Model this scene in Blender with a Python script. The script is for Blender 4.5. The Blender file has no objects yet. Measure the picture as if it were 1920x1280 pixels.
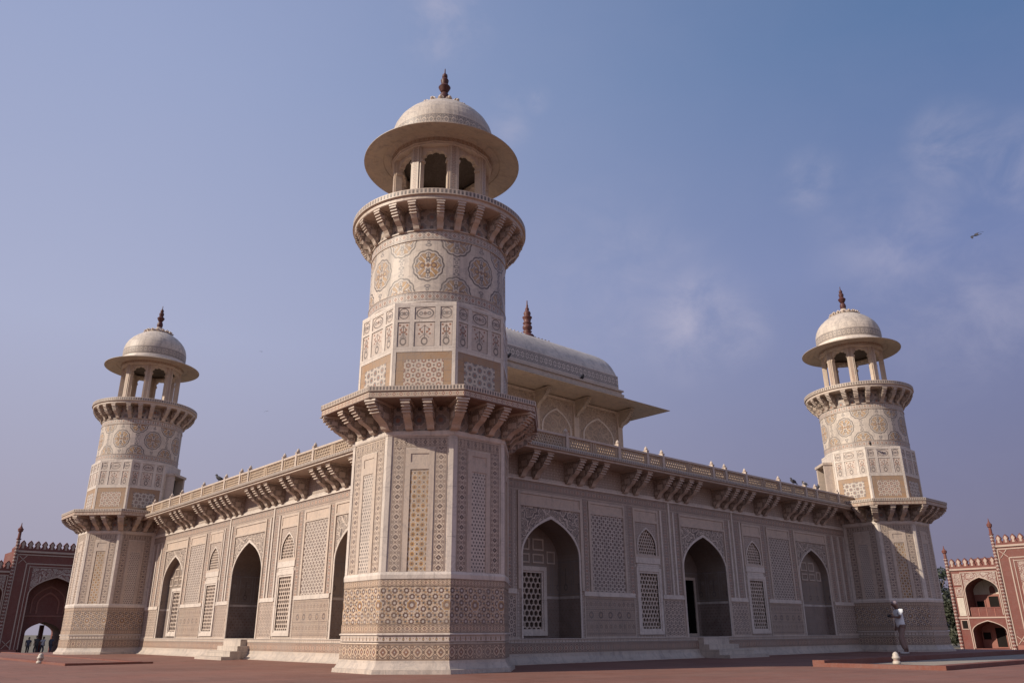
import bpy, bmesh, math, random
from mathutils import Vector, Matrix
random.seed(7)
PI = math.pi
R_ = math.radians
scene = bpy.context.scene
COL = scene.collection

# ------------------------------------------------------------------ camera, sky, sun, exposure
CAM = (-9.340, -12.990, 0.637)
YAW, PITCH, ROLL, FPX = 0.8455, 0.3545, -0.0046, 1471.3
cam_d = bpy.data.cameras.new('camera')
cam = bpy.data.objects.new('camera', cam_d)
COL.objects.link(cam)
scene.camera = cam
cam_d.sensor_fit = 'HORIZONTAL'
cam_d.sensor_width = 36.0
cam_d.lens = FPX / 1920 * 36.0
cam_d.clip_start = 0.05
cam_d.clip_end = 6000
fw = Vector((math.cos(YAW) * math.cos(PITCH), math.sin(YAW) * math.cos(PITCH), math.sin(PITCH)))
rt0 = Vector((math.sin(YAW), -math.cos(YAW), 0))
up0 = rt0.cross(fw)
rt = math.cos(ROLL) * rt0 + math.sin(ROLL) * up0
up = -math.sin(ROLL) * rt0 + math.cos(ROLL) * up0
M = Matrix((rt, up, -fw)).transposed().to_4x4()
M.translation = Vector(CAM)
cam.matrix_world = M

SUN_EL, SUN_AZ = 30.5, 19.0          # azimuth measured from -X towards +Y
sdir = Vector((-math.cos(R_(SUN_EL)) * math.cos(R_(SUN_AZ)), math.cos(R_(SUN_EL)) * math.sin(R_(SUN_AZ)), math.sin(R_(SUN_EL))))
sun_d = bpy.data.lights.new('sun', 'SUN')
sun_d.energy = 5.0
sun_d.angle = R_(0.5)
sun_d.color = (1.0, 0.895, 0.755)
sun = bpy.data.objects.new('sun', sun_d)
COL.objects.link(sun)
sun.rotation_euler = sdir.to_track_quat('Z', 'Y').to_euler()
sun.location = (-60, 8, 50)

scene.view_settings.view_transform = 'Standard'
scene.view_settings.look = 'None'
scene.view_settings.exposure = 0.12
scene.view_settings.gamma = 1.0
scene.view_settings.use_curve_mapping = False
scene.render.engine = 'CYCLES'
scene.render.resolution_x = 1024
scene.render.resolution_y = 682

# world: Nishita sky blended with the dusty lavender haze of the day, thin torn clouds
w = bpy.data.worlds.new('World')
scene.world = w
w.use_nodes = True
def build_world():
    nt = w.node_tree
    bg = nt.nodes['Background']
    sky = nt.nodes.new('ShaderNodeTexSky')
    sky.sky_type = 'NISHITA'
    sky.sun_disc = False
    sky.sun_elevation = R_(SUN_EL)
    sky.sun_rotation = math.atan2(sdir.x, sdir.y)
    sky.air_density = 1.0
    sky.dust_density = 2.0
    sky.ozone_density = 1.5
    STR = 0.1
    tc = nt.nodes.new('ShaderNodeTexCoord')
    sp = nt.nodes.new('ShaderNodeSeparateXYZ')
    nt.links.new(tc.outputs['Generated'], sp.inputs[0])
    def math_(op, a, b=None):
        n = nt.nodes.new('ShaderNodeMath'); n.operation = op
        for i, x in enumerate((a, b)):
            if x is None: continue
            if isinstance(x, (int, float)): n.inputs[i].default_value = x
            else: nt.links.new(x, n.inputs[i])
        return n.outputs[0]
    X, Y, Z = sp.outputs
    hl = math_('SQRT', math_('ADD', math_('MULTIPLY', X, X), math_('MULTIPLY', Y, Y)))
    h = math_('DIVIDE', X, math_('MAXIMUM', hl, 0.01))
    mr = nt.nodes.new('ShaderNodeMapRange')
    mr.inputs['From Min'].default_value = 0.10; mr.inputs['From Max'].default_value = 1.0
    nt.links.new(h, mr.inputs['Value'])
    def rampz(stops):
        r = nt.nodes.new('ShaderNodeValToRGB')
        el = r.color_ramp.elements
        while len(el) < len(stops): el.new(.5)
        for e, (p, c) in zip(el, stops): e.position = p; e.color = (*c, 1)
        nt.links.new(Z, r.inputs[0])
        return r.outputs[0]
    L = rampz([(0.0, (.33, .30, .38)), (.14, (.36, .342, .445)), (.33, (.385, .41, .57)), (.60, (.305, .358, .55)), (1.0, (.18, .25, .46))])
    Rr = rampz([(0.0, (.165, .138, .20)), (.12, (.165, .155, .255)), (.40, (.150, .195, .385)), (.62, (.088, .165, .335)), (1.0, (.07, .13, .27))])
    def mix(f, a, b):
        n = nt.nodes.new('ShaderNodeMix'); n.data_type = 'RGBA'
        for v, i in ((f, 0), (a, 6), (b, 7)):
            if isinstance(v, float): n.inputs[i].default_value = v
            elif isinstance(v, tuple): n.inputs[i].default_value = (*v, 1)
            else: nt.links.new(v, n.inputs[i])
        return n.outputs[2]
    haze = mix(math_('POWER', mr.outputs[0], 1.9), L, Rr)
    # torn thin clouds, each patch where it hangs in the sky
    mp = nt.nodes.new('ShaderNodeMapping'); mp.inputs['Scale'].default_value = (7, 7, 10); mp.inputs['Rotation'].default_value = (0.5, 0.3, 0.6)
    nt.links.new(tc.outputs['Generated'], mp.inputs['Vector'])
    no = nt.nodes.new('ShaderNodeTexNoise'); no.inputs['Scale'].default_value = 1.6; no.inputs['Detail'].default_value = 8; no.inputs['Roughness'].default_value = .60; no.inputs['Distortion'].default_value = .35
    nt.links.new(mp.outputs[0], no.inputs['Vector'])
    total = None
    for (dx, dy, dz), rad, amp in (((.428, .603, .674), .075, 1.0), ((.526, .591, .611), .035, .7), ((.549, .573, .608), .025, .9), ((.536, .613, .581), .04, .55), ((.791, .364, .493), .05, .75), ((.841, .226, .492), .065, .95), ((.868, .186, .461), .07, .9), ((.769, .528, .362), .10, 1.0), ((.80, .49, .345), .06, .8), ((.864, .301, .403), .13, .55), ((.70, .58, .42), .16, .35), ((.9, .25, .33), .14, .5)):
        vm = nt.nodes.new('ShaderNodeVectorMath'); vm.operation = 'DISTANCE'
        nt.links.new(tc.outputs['Generated'], vm.inputs[0]); vm.inputs[1].default_value = (dx, dy, dz)
        m = nt.nodes.new('ShaderNodeMapRange'); m.interpolation_type = 'SMOOTHSTEP'
        m.inputs['From Min'].default_value = rad; m.inputs['From Max'].default_value = 0.0; m.inputs['To Max'].default_value = amp
        nt.links.new(vm.outputs['Value'], m.inputs['Value'])
        total = m.outputs[0] if total is None else math_('MAXIMUM', total, m.outputs[0])
    nm = nt.nodes.new('ShaderNodeMapRange'); nm.interpolation_type = 'SMOOTHSTEP'
    nm.inputs['From Min'].default_value = .30; nm.inputs['From Max'].default_value = .80
    nt.links.new(no.outputs['Fac'], nm.inputs['Value'])
    fac = math_('MULTIPLY', math_('ADD', math_('MULTIPLY', total, nm.outputs[0]), math_('MULTIPLY', nm.outputs[0], .035)), .62)
    haze = mix(fac, haze, (.50, .47, .58))
    sc = nt.nodes.new('ShaderNodeVectorMath'); sc.operation = 'SCALE'; sc.inputs['Scale'].default_value = 1 / STR
    nt.links.new(haze, sc.inputs[0])
    col = mix(0.95, sky.outputs[0], sc.outputs[0])
    nt.links.new(col, bg.inputs['Color'])
    bg.inputs['Strength'].default_value = STR
build_world()

# ------------------------------------------------------------------ node maths helper
class S:
    def __init__(s, nt, sock):
        s.nt, s.k = nt, sock
    def _m(s, op, *a):
        n = s.nt.nodes.new('ShaderNodeMath')
        n.operation = op
        for i, x in enumerate((s,) + a):
            if isinstance(x, S):
                s.nt.links.new(x.k, n.inputs[i])
            else:
                n.inputs[i].default_value = float(x)
        return S(s.nt, n.outputs[0])
    def __add__(s, o): return s._m('ADD', o)
    __radd__ = __add__
    def __sub__(s, o): return s._m('SUBTRACT', o)
    def __rsub__(s, o): return (s * -1.0) + o
    def __mul__(s, o): return s._m('MULTIPLY', o)
    __rmul__ = __mul__
    def __truediv__(s, o): return s._m('DIVIDE', o)
    def __neg__(s): return s * -1.0
    def abs(s): return s._m('ABSOLUTE')
    def sin(s): return s._m('SINE')
    def cos(s): return s._m('COSINE')
    def fr(s): return s._m('FRACT')
    def sqrt(s): return s._m('SQRT')
    def floor(s): return s._m('FLOOR')
    def lt(s, o): return s._m('LESS_THAN', o)
    def gt(s, o): return s._m('GREATER_THAN', o)
    def mn(s, o): return s._m('MINIMUM', o)
    def mx(s, o): return s._m('MAXIMUM', o)
    def atan2(s, o): return s._m('ARCTAN2', o)
    def wrap(s, p):            # centred on multiples of p
        return ((s / p + 0.5).fr() - 0.5) * p
def hyp(a, b): return (a * a + b * b).sqrt()
def sel(m, a, b): return b + m * (a - b)

def new_mat(name):
    m = bpy.data.materials.new(name)
    m.use_nodes = True
    nt = m.node_tree
    b = nt.nodes['Principled BSDF']
    return m, nt, b

def noise(nt, scale, detail=4, rough=0.55, coord='Object', stretch=None, dist=0.0):
    tc = nt.nodes.new('ShaderNodeTexCoord')
    v = tc.outputs[coord]
    if stretch:
        mp = nt.nodes.new('ShaderNodeMapping')
        mp.inputs['Scale'].default_value = stretch
        nt.links.new(v, mp.inputs['Vector'])
        v = mp.outputs['Vector']
    n = nt.nodes.new('ShaderNodeTexNoise')
    n.inputs['Scale'].default_value = scale
    n.inputs['Detail'].default_value = detail
    n.inputs['Roughness'].default_value = rough
    n.inputs['Distortion'].default_value = dist
    nt.links.new(v, n.inputs['Vector'])
    return S(nt, n.outputs['Fac'])

def ramp(s, a, b):             # 0 below a, 1 above b
    n = s.nt.nodes.new('ShaderNodeMapRange')
    n.inputs['From Min'].default_value = a
    n.inputs['From Max'].default_value = b
    s.nt.links.new(s.k, n.inputs['Value'])
    return S(s.nt, n.outputs['Result'])

def mixc(nt, fac, a, b):
    n = nt.nodes.new('ShaderNodeMix')
    n.data_type = 'RGBA'
    for val, i in ((fac, 0), (a, 6), (b, 7)):
        if isinstance(val, S): nt.links.new(val.k, n.inputs[i])
        elif isinstance(val, (tuple, list)): n.inputs[i].default_value = (*val[:3], 1)
        elif isinstance(val, float): n.inputs[i].default_value = val
        else: nt.links.new(val, n.inputs[i])
    return n.outputs[2]

def uvs(nt):
    tc = nt.nodes.new('ShaderNodeUVMap')
    sp = nt.nodes.new('ShaderNodeSeparateXYZ')
    nt.links.new(tc.outputs['UV'], sp.inputs[0])
    return S(nt, sp.outputs[0]), S(nt, sp.outputs[1])

# stone colours
MARBLE = (0.62, 0.55, 0.49)
MARBLE2 = (0.54, 0.46, 0.40)
TAN = (0.50, 0.375, 0.275)
DARK = (0.06, 0.045, 0.045)
BROWN = (0.16, 0.075, 0.05)
RUST = (0.28, 0.095, 0.042)
OCHRE = (0.47, 0.26, 0.085)
GREY = (0.20, 0.175, 0.17)
WHITE = (0.60, 0.53, 0.475)
REDSAND = (0.22, 0.078, 0.058)

def weather(nt, b, col, amt=1.0, rough=0.5, bump=0.0):
    """blotches, streaks of old rain dirt and grain on stone"""
    big = ramp(noise(nt, 0.55, 5, 0.6), 0.35, 0.7)
    c = mixc(nt, big * (0.34 * amt), col, (0.33, 0.285, 0.235))
    vein = ramp((noise(nt, 1.7, 7, .7, dist=1.2) - .5).abs(), .035, .0)
    c = mixc(nt, vein * (0.30 * amt), c, (0.24, 0.215, 0.205))
    st = ramp(noise(nt, 1.0, 5, 0.65, stretch=(5, 5, 0.45)), 0.52, 0.80)
    c = mixc(nt, st * min(.8, .48 * amt), c, (0.15, 0.125, 0.115))
    fine = noise(nt, 26.0, 4, 0.6)
    c = mixc(nt, ramp(fine, 0.4, 0.75) * (0.20 * amt), c, (0.30, 0.25, 0.22))
    nt.links.new(c, b.inputs['Base Color'])
    b.inputs['Roughness'].default_value = rough
    b.inputs['Specular IOR Level'].default_value = 0.3
    if bump:
        bp = nt.nodes.new('ShaderNodeBump')
        bp.inputs['Strength'].default_value = bump
        bp.inputs['Distance'].default_value = 0.01
        nt.links.new(fine.k, bp.inputs['Height'])
        nt.links.new(bp.outputs[0], b.inputs['Normal'])

def cream(c):
    return (min(.8, c[0] * 1.075), c[1] * 1.045, c[2] * 1.0) if min(c) > .24 else c
def plain(name, col, amt=1.0, rough=0.55, joints=None, bump=0.25):
    m, nt, b = new_mat(name)
    col = cream(col)
    c = col
    if joints:
        u, v = uvs(nt)
        bw, bh = joints
        row = (v / bh).floor()
        off = (row * 0.37).fr() * bw
        uu = (u + off).wrap(bw).abs()
        jl = uu.gt(bw * 0.5 - 0.006).mx(v.wrap(bh).abs().gt(bh * 0.5 - 0.006))
        # each block its own tone
        idn = ((u + off) / bw + 0.5).floor() * 12.9898 + (v / bh + 0.5).floor() * 78.233
        tone = ((idn).sin() * 43758.5).fr()
        c = mixc(nt, tone * 0.30, col, tuple(x * 0.72 for x in col))
        c = mixc(nt, jl * 0.55, c, tuple(x * 0.4 for x in col))
    weather(nt, b, c, amt, rough, bump)
    return m

def inlay(name, base, fn, amt=0.9, rough=0.5):
    m, nt, b = new_mat(name)
    u, v = uvs(nt)
    c = cream(base)
    # slab by slab tone, with hairline joints
    bw, bh = .83, .57
    row = (v / bh).floor()
    uu = u + (row * 0.41).fr() * bw
    idn = (uu / bw).floor() * 12.9898 + row * 78.233
    tone = (idn.sin() * 43758.5).fr()
    jl = uu.wrap(bw).abs().lt(.004).mx(v.wrap(bh).abs().lt(.004))
    wear = ramp(noise(nt, 7.0, 3, .6), .28, .46) * 0.28 + 0.70
    hue = ramp(noise(nt, 4.3, 2, .5), .35, .65)
    for mask, col in fn(nt, u, v):
        c = mixc(nt, mask * wear, c, mixc(nt, hue * .6, tuple(x * .72 for x in col), tuple(min(1, x * 1.22 + .01) for x in col)))
    c = mixc(nt, tone * .26, c, tuple(x * .55 for x in cream(base)))
    c = mixc(nt, jl * .5, c, tuple(x * .4 for x in base))
    weather(nt, b, c, amt, rough, 0.15)
    return m

# ---- inlay patterns: each returns [(mask, colour)...] laid over the base
def lattice(u, v, p, q):
    a1, b1 = u.wrap(p), v.wrap(q)
    a2, b2 = (u + p / 2).wrap(p), (v + q / 2).wrap(q)
    d1, d2 = hyp(a1, b1), hyp(a2, b2)
    k = d1.lt(d2)
    return sel(k, a1, a2), sel(k, b1, b2), d1.mn(d2)

def p_star(p, ring=BROWN, line=WHITE, field=None, q=None, dot=WHITE, star=8, rim=None):
    def f(nt, u, v):
        qq = q or p
        a, b, d = lattice(u, v, p, qq)
        th = b.atan2(a)
        ds = d + (th * star).cos() * (p * 0.022)
        L = []
        w = 0.052 * p
        if field: L.append((((u / p).sin() * 0 + (u / p + v / qq).wrap(1.0).abs()).gt(0.27), field))
        ln = (u + v).wrap(p).abs().lt(w * .8).mx((u - v).wrap(p).abs().lt(w * .8))
        ln = ln.mx(u.wrap(p / 2).abs().lt(w * .6)).mx(v.wrap(qq / 2).abs().lt(w * .6))
        L.append((ln, line))
        e = hyp((u + p / 2).wrap(p), v.wrap(qq)).mn(hyp(u.wrap(p), (v + qq / 2).wrap(qq)))
        L.append((e.lt(0.10 * p), DARK))
        L.append((ds.lt(0.285 * p), rim or line))
        L.append((ds.lt(0.250 * p), ring))
        L.append((d.lt(0.105 * p), dot))
        return L
    return f

def p_tile(p, q, c0, c1):      # band of big star rings as on the tower dado
    def f(nt, u, v):
        L = p_star(p, ring=c0, field=(.40, .235, .12), line=(.58, .49, .40), rim=(.56, .45, .35))(nt, u, v)
        a, b = u.wrap(p * 3), (v - 1.09).wrap(9.0)
        d = hyp(a, b)
        ds = d + (b.atan2(a) * 8).cos() * 0.006
        L += [(ds.lt(0.105), WHITE), (ds.lt(0.092), c1), (ds.lt(0.066), BROWN), (d.lt(0.030), WHITE)]
        return L
    return f

def p_honey(p, spot=GREY, line=None):
    def f(nt, u, v):
        a, b, d = lattice(u, v, p, p * 1.732)
        L = [(d.gt(p * 0.52), BROWN), (d.lt(p * 0.30), spot)]
        return L
    return f

def p_fine(p, spot=(0.19, 0.13, 0.11)):
    def f(nt, u, v):
        a, b, d = lattice(u, v, p, p * 1.2)
        n = noise(nt, 3.0, 2)
        L = [((d - p * 0.30).abs().lt(p * 0.07), spot), (d.lt(p * 0.10), DARK)]
        L.append((u.wrap(p).abs().lt(p * .04) * n.gt(0.45), spot))
        return L
    return f

def p_vine(p, h, vc, vert=False, c1=DARK, c2=RUST, edge=True, lw=.042, dia_=.20):
    def f(nt, u, v):
        if vert: u, v = v, u.abs()
        w = v - vc
        s = (u * (2 * PI / p)).sin()
        A = 0.34 * h
        l1 = (w - s * A).abs().lt(lw * h)
        l2 = (w + s * A).abs().lt(lw * h)
        L = [(l1.mx(l2), c1)]
        a = (u - p / 4).wrap(p / 2)
        dia = (a.abs() + w.abs() * 0.8)
        L.append((dia.lt(dia_ * h), c2))
        L.append((dia.lt(0.055 * h), WHITE))
        d2 = hyp(u.wrap(p / 2), w.abs() - 0.30 * h)
        L.append(((d2 - 0.095 * h).abs().lt(0.035 * h), c1))
        L.append((d2.lt(0.04 * h), c2))
        d3 = hyp(u.wrap(p / 2), w)
        L.append((d3.lt(0.09 * h), c1))
        if edge: L += [((w.abs() - 0.455 * h).abs().lt(.022 * h), c1), ((w.abs() - 0.40 * h).abs().lt(.018 * h), c1)]
        return L
    return f

def p_border(p, h, vc, u0, u1, vtop):
    """tower face border: two legs and a head of ogee chain inlay"""
    legw = u1 - u0
    leg = p_vine(p, legw, (u0 + u1) / 2, True, c1=(.21, .14, .11), c2=(.11, .06, .048), dia_=.22, lw=.036)
    head = p_vine(p, h, vc, c1=(.17, .11, .085), c2=(.10, .055, .042), dia_=.25)
    def f(nt, u, v):
        top = v.gt(vtop)
        return [(m * (top * -1 + 1), c) for m, c in leg(nt, u, v)] + [(m * top, c) for m, c in head(nt, u, v)]
    return f

def p_vases(p, h, vc, c=DARK):
    def f(nt, u, v):
        w = v - vc
        a = u.wrap(p)
        body = hyp(a, (w + h * 0.10) * 0.62).lt(0.17 * h)
        inn = hyp(a, (w + h * 0.10) * 0.62).lt(0.10 * h)
        L = [(body, c), (inn, OCHRE), ((a.abs().lt(0.04 * h)) * w.gt(0.0) * w.lt(.36 * h), c)]
        e = hyp((u + p / 2).wrap(p), w)
        L += [(e.lt(.09 * h), RUST), (w.abs().gt(0.45 * h), c)]
        return L
    return f

def p_scroll(scale, c=DARK, k=1.0):
    """carved floral scroll: rosettes and curls"""
    def f(nt, u, v):
        cv = nt.nodes.new('ShaderNodeCombineXYZ')
        nt.links.new(u.k, cv.inputs[0]); nt.links.new(v.k, cv.inputs[1])
        vo = nt.nodes.new('ShaderNodeTexVoronoi')
        vo.voronoi_dimensions = '2D'
        vo.inputs['Scale'].default_value = scale
        vo.inputs['Randomness'].default_value = 0.75
        wn = nt.nodes.new('ShaderNodeTexNoise'); wn.noise_dimensions = '2D'; wn.inputs['Scale'].default_value = scale * .9; wn.inputs['Detail'].default_value = 1
        nt.links.new(cv.outputs[0], wn.inputs['Vector'])
        ws = nt.nodes.new('ShaderNodeVectorMath'); ws.operation = 'MULTIPLY_ADD'; ws.inputs[1].default_value = (.9 / scale, .9 / scale, 0)
        nt.links.new(wn.outputs['Color'], ws.inputs[0]); nt.links.new(cv.outputs[0], ws.inputs[2])
        nt.links.new(ws.outputs[0], vo.inputs['Vector'])
        d = S(nt, vo.outputs['Distance'])
        L = [((d - 0.34).abs().lt(0.085), c), ((d - 0.12).abs().lt(0.05), c), (d.gt(0.62), c), (d.lt(0.05), RUST)]
        return L
    return f

def p_medallion(R, zlo, zhi):
    per = 2 * PI * R / 8
    def f(nt, u, v):
        zc = (zlo + zhi) / 2
        L = []
        def med(a, b, r):
            d = hyp(a, b * 0.93)
            th = b.atan2(a)
            lob = (th * 6).cos().abs()
            ds = d - lob * 0.022
            L.append(((ds - r * 0.90).abs().lt(r * .050), DARK))
            inn = ds.lt(r * 0.76)
            L.append((((ds - r * .73).abs().lt(r * .038)), GREY))
            k = 2 * PI / (r * .62)
            arab = (a.abs() * k + (b.abs() * k * .7).sin() * 1.3).sin() * (b.abs() * k * .85 + (a.abs() * k).sin()).cos()
            L.append((inn * arab.gt(0.18), OCHRE))
            L.append((inn * (arab - 0.10).abs().lt(0.08), BROWN))
            L.append((inn * arab.lt(-.55), GREY))
            dd = hyp(a.abs() - r * .36, b)
            L.append((dd.lt(r * .17), OCHRE))
            L.append(((dd - r * .15).abs().lt(r * .045), BROWN))
            L.append((((hyp(a, b.abs() - r * .45) - r * .10).abs()).lt(r * .04), DARK))
            L.append((d.lt(r * .09), BROWN))
        med(u.wrap(per), v - zc, 0.335)
        med((u + per / 2).wrap(per), v - zlo, 0.335)
        med((u + per / 2).wrap(per), v - zhi, 0.335)
        # pendants above and below the medallions
        for uu, zs in ((u, (zc - .46, zc - .53, zc + .46, zc + .53)), (u + per / 2, (zc - .17, zc - .09, zc, zc + .09, zc + .17))):
            a = uu.wrap(per)
            for i, z in enumerate(zs):
                b = v - z
                if i % 2 == 0: L.append((((hyp(a * 0.55, b) - .027).abs()).lt(.011), GREY))
                else: L.append((((hyp(a, b) - .026).abs()).lt(.011), GREY))
        return L
    return f

def p_dentil(p, z0, z1):
    def f(nt, u, v):
        return [((u.wrap(p).abs().lt(p * .27)) * v.gt(z0 + (z1 - z0) * .14) * v.lt(z0 + (z1 - z0) * .86), DARK)]
    return f

def p_zig(p, h, vc):
    def f(nt, u, v):
        w = v - vc
        d = u.wrap(p).abs() + w.abs() * .9
        return [(d.lt(.36 * h), RUST), (d.lt(.16 * h), WHITE), (((u + p / 2).wrap(p).abs() + w.abs()).lt(.12 * h), DARK), (w.abs().gt(.44 * h), BROWN)]
    return f

def p_vasepanel(h, w):         # uv centred on the panel
    def f(nt, u, v):
        a = u.abs()
        L = []
        edge = a.gt(w * .5 - .014).mx(v.abs().gt(h * .5 - .014))
        base = hyp(a, (v + h * .28) * .8)
        L.append(((base - .055).abs().lt(.014), DARK))
        L.append((a.lt(.009) * v.gt(-.2 * h) * v.lt(.3 * h), DARK))
        s = (v * (9 / h)).sin()
        L.append((((a - (s * .22 * w).abs()).abs().lt(.012)) * v.gt(-.15 * h) * v.lt(.36 * h), GREY))
        for x, z in ((.0, .34), (.22 * w, .2), (.26 * w, .02), (.12 * w, .1), (.3 * w, .38)):
            L.append((hyp(a - x, v - z * h).lt(.022), RUST if x else BROWN))
        L.append((edge, GREY))
        return L
    return f

def p_cartouche(h, w):
    def f(nt, u, v):
        a = u.abs()
        d = (a * (1.0 / w)).mx(v.abs() * (1.0 / h))
        e = hyp(a / w, v / h)
        L = [((e - .40).abs().lt(.035), DARK), (hyp(a, v).lt(.035), BROWN), (((hyp(a - w * .2, v) - .03).abs()).lt(.012), GREY), (d.gt(.47), GREY)]
        return L
    return f

def p_niche(nt, u, v):
    a, b, d = lattice(u, v, .12, .16)
    low = v.lt(1.38)
    L = [(((d - .042).abs().lt(.012)) * low, (.22, .16, .14)), (d.lt(.016) * low, BROWN)]
    L.append((((v - 1.42).abs().lt(.03)), WHITE))
    pu = u.wrap(.46)
    ins = v.gt(1.5) * v.lt(2.25)
    L.append(((pu.abs() - .19).abs().lt(.012) * ins, GREY))
    L.append((((v - 1.5).abs().lt(.012)).mx((v - 2.25).abs().lt(.012)), GREY))
    L.append(((hyp(pu, (v - 1.66) * .8) - .05).abs().lt(.014) * ins, DARK))
    L.append((pu.abs().lt(.012) * v.gt(1.7) * v.lt(2.1), DARK))
    L.append((((hyp(pu.abs() - .09, v - 1.98)) - .035).abs().lt(.013), GREY))
    return L

MT = {}
def M_(key, fn):
    if key not in MT: MT[key] = fn()
    return MT[key]
m_white = plain('white_marble', MARBLE, 1.3, 0.48, joints=(0.95, 0.62))
m_white2 = plain('aged_marble', (0.50, 0.41, 0.345), 1.1, 0.5)
m_bracket = None
m_plain = plain('marble_moulding', (0.63, 0.56, 0.505), 1.0, 0.45, joints=(1.3, .9))
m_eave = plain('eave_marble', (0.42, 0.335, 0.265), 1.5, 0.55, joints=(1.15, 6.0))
m_dome = plain('dome_marble', (0.58, 0.505, 0.44), 1.6, 0.5, joints=(0.62, 3.0))
m_ochre = plain('yellow_stone', (0.34, 0.20, 0.105), 1.2, 0.6, joints=(0.55, 0.22))
m_step = plain('pale_step_marble', (0.52, 0.45, 0.39), 1.3, 0.5, joints=(1.1, .3))
m_foot = plain('worn_plinth_marble', (0.50, 0.425, 0.365), 1.5, 0.5, joints=(.9, 3.0))
m_finial = plain('red_finial_stone', (0.065, 0.015, 0.013), 0.2, 0.5)
m_finial2 = plain('brown_finial_stone', (0.095, 0.025, 0.019), 0.25, 0.5)
m_black = plain('dark_interior', (0.014, 0.011, 0.010), 0.04, 0.95)  # black tone stands in for the lack of light inside openings
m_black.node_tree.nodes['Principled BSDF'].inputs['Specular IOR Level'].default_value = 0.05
m_recess = plain('dim_recess_backing', (0.10, 0.066, 0.05), 0.5, 0.85)  # brown tone paints the dimness seen through the lattice holes
m_dimceil = plain('shade_toned_ceiling', (0.055, 0.040, 0.032), 0.4, 0.9)  # darkened to paint the shade inside the kiosk
m_shadow_room = plain('unlit_stone_room', (0.15, 0.105, 0.08), 0.6, 0.8)
m_base = inlay('arabesque_base', TAN, p_vine(.40, .27, .325, c1=(.12, .065, .045), c2=(.20, .085, .05)))
m_base_w = inlay('arabesque_base_pale', (.44, .34, .27), p_vine(.36, .2, .30, c1=BROWN, lw=.06))
m_vases = inlay('vase_band', MARBLE2, p_vases(.115, .11, .545))
m_vases_w = inlay('vase_band_wall', MARBLE2, p_vases(.105, .08, .455, GREY))
m_band1 = inlay('arabesque_low', TAN, p_vine(.30, .145, .705, c1=(.12, .065, .045), c2=(.20, .085, .05)))
m_band2 = inlay('arabesque_high', TAN, p_vine(.30, .12, 1.465, c1=(.12, .065, .045), c2=(.20, .085, .05)))
m_dado = inlay('star_dado', TAN, p_tile(.205, .205, (.105, .045, .03), OCHRE))
m_dado_axis = inlay('star_dado_plain', TAN, p_star(.185, ring=BROWN, field=OCHRE))
m_border = inlay('ogee_border', (.54, .44, .36), p_border(.36, .17, 3.98, .285, .505, 3.885))
m_star_panel = inlay('star_panel', (.46, .35, .25), p_star(.17, ring=OCHRE, dot=BROWN, line=WHITE))
m_honey = inlay('honeycomb_panel', (.60, .52, .46), p_honey(.072, (.115, .095, .09)))
m_bracketband = inlay('rosette_band', (.36, .28, .225), p_star(.41, ring=GREY, dot=RUST, line=MARBLE2, q=.44))  # base darkened to deepen the shade under the balcony
m_rim_zig = inlay('diamond_rim', (.46, .36, .28), p_zig(.13, .10, 4.735))
m_rim_dent = inlay('dentil_rim', (.52, .43, .36), p_dentil(.062, 4.80, 4.892))
m_rim_up = inlay('dentil_rim_upper', (.52, .43, .36), p_dentil(.085, 9.045, 9.165))
m_star_up = inlay('star_panel_upper', (.55, .46, .38), p_star(.20, ring=RUST, dot=WHITE, line=MARBLE2, star=6))
m_star_axis = inlay('star_panel_dark', (.50, .43, .37), p_star(.25, ring=GREY, dot=RUST, line=WHITE))
m_cyl_low = inlay('drum_band_low', MARBLE2, p_vine(.30, .19, 6.955, c1=GREY))
m_cyl_high = inlay('drum_band_high', MARBLE2, p_vine(.36, .19, 8.335, c1=GREY))
m_medal = inlay('medallions', (.57, .495, .43), p_medallion(1.488, 7.06, 8.225), amt=1.4)
m_kiosk = inlay('kiosk_column_inlay', (.52, .42, .34), p_vine(.18, .12, .0, True, c1=BROWN, edge=False))
m_frieze_up = inlay('kiosk_frieze', (.44, .34, .27), p_zig(.11, .085, 10.893))
m_domeband = inlay('dome_band', (.50, .42, .355), p_vine(.34, .31, 11.385, c1=(.17, .145, .14), c2=GREY, lw=.045, dia_=.15))
m_wallfine = inlay('wall_fine_inlay', (.54, .45, .385), p_fine(.085))
m_wallstrip = inlay('wall_strip_inlay', (.47, .375, .315), p_vine(.30, .19, .0, True, c1=(.14, .095, .08), lw=.06))
m_wallcore = inlay('wall_field_inlay', (.56, .475, .41), p_fine(.11))
m_frieze = inlay('wall_frieze', (.46, .365, .305), p_vine(.40, .19, 3.875, c1=(.14, .095, .08), lw=.06))
m_walldado = inlay('wall_dado', (.50, .385, .31), p_star(.17, ring=(.12, .07, .055), line=(.57, .48, .41), dot=(.5, .4, .33)))
def p_dadorows(nt, u, v):
    L = p_fine(.078)(nt, u, v)
    for vc, p, r, c in ((1.02, .34, .060, (.11, .07, .06)), (1.27, .17, .035, (.20, .14, .11)), (.76, .17, .035, (.20, .14, .11))):
        d = hyp(u.wrap(p), v - vc)
        n = noise(nt, 2.2, 2)
        L += [((d - r).abs().lt(r * .33), c), (d.lt(r * .4), (.35, .2, .12))]
    for vc in (.60, .90, 1.15, 1.38): L.append(((v - vc).abs().lt(.008), (.2, .14, .11)))
    return L
m_dadofloral = inlay('wall_dado_floral', (.48, .37, .29), p_dadorows)
m_wallstar = inlay('wall_star_panel', (.52, .43, .365), p_star(.155, ring=(.11, .075, .07), line=(.60, .53, .47), dot=BROWN))
m_spandrel = inlay('spandrel_scroll', (.53, .44, .375), p_scroll(7.2, (.075, .05, .045)))
m_niche = inlay('niche_stone', (.215, .16, .125), p_niche)  # dark base paints in the shade of the recess
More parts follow.
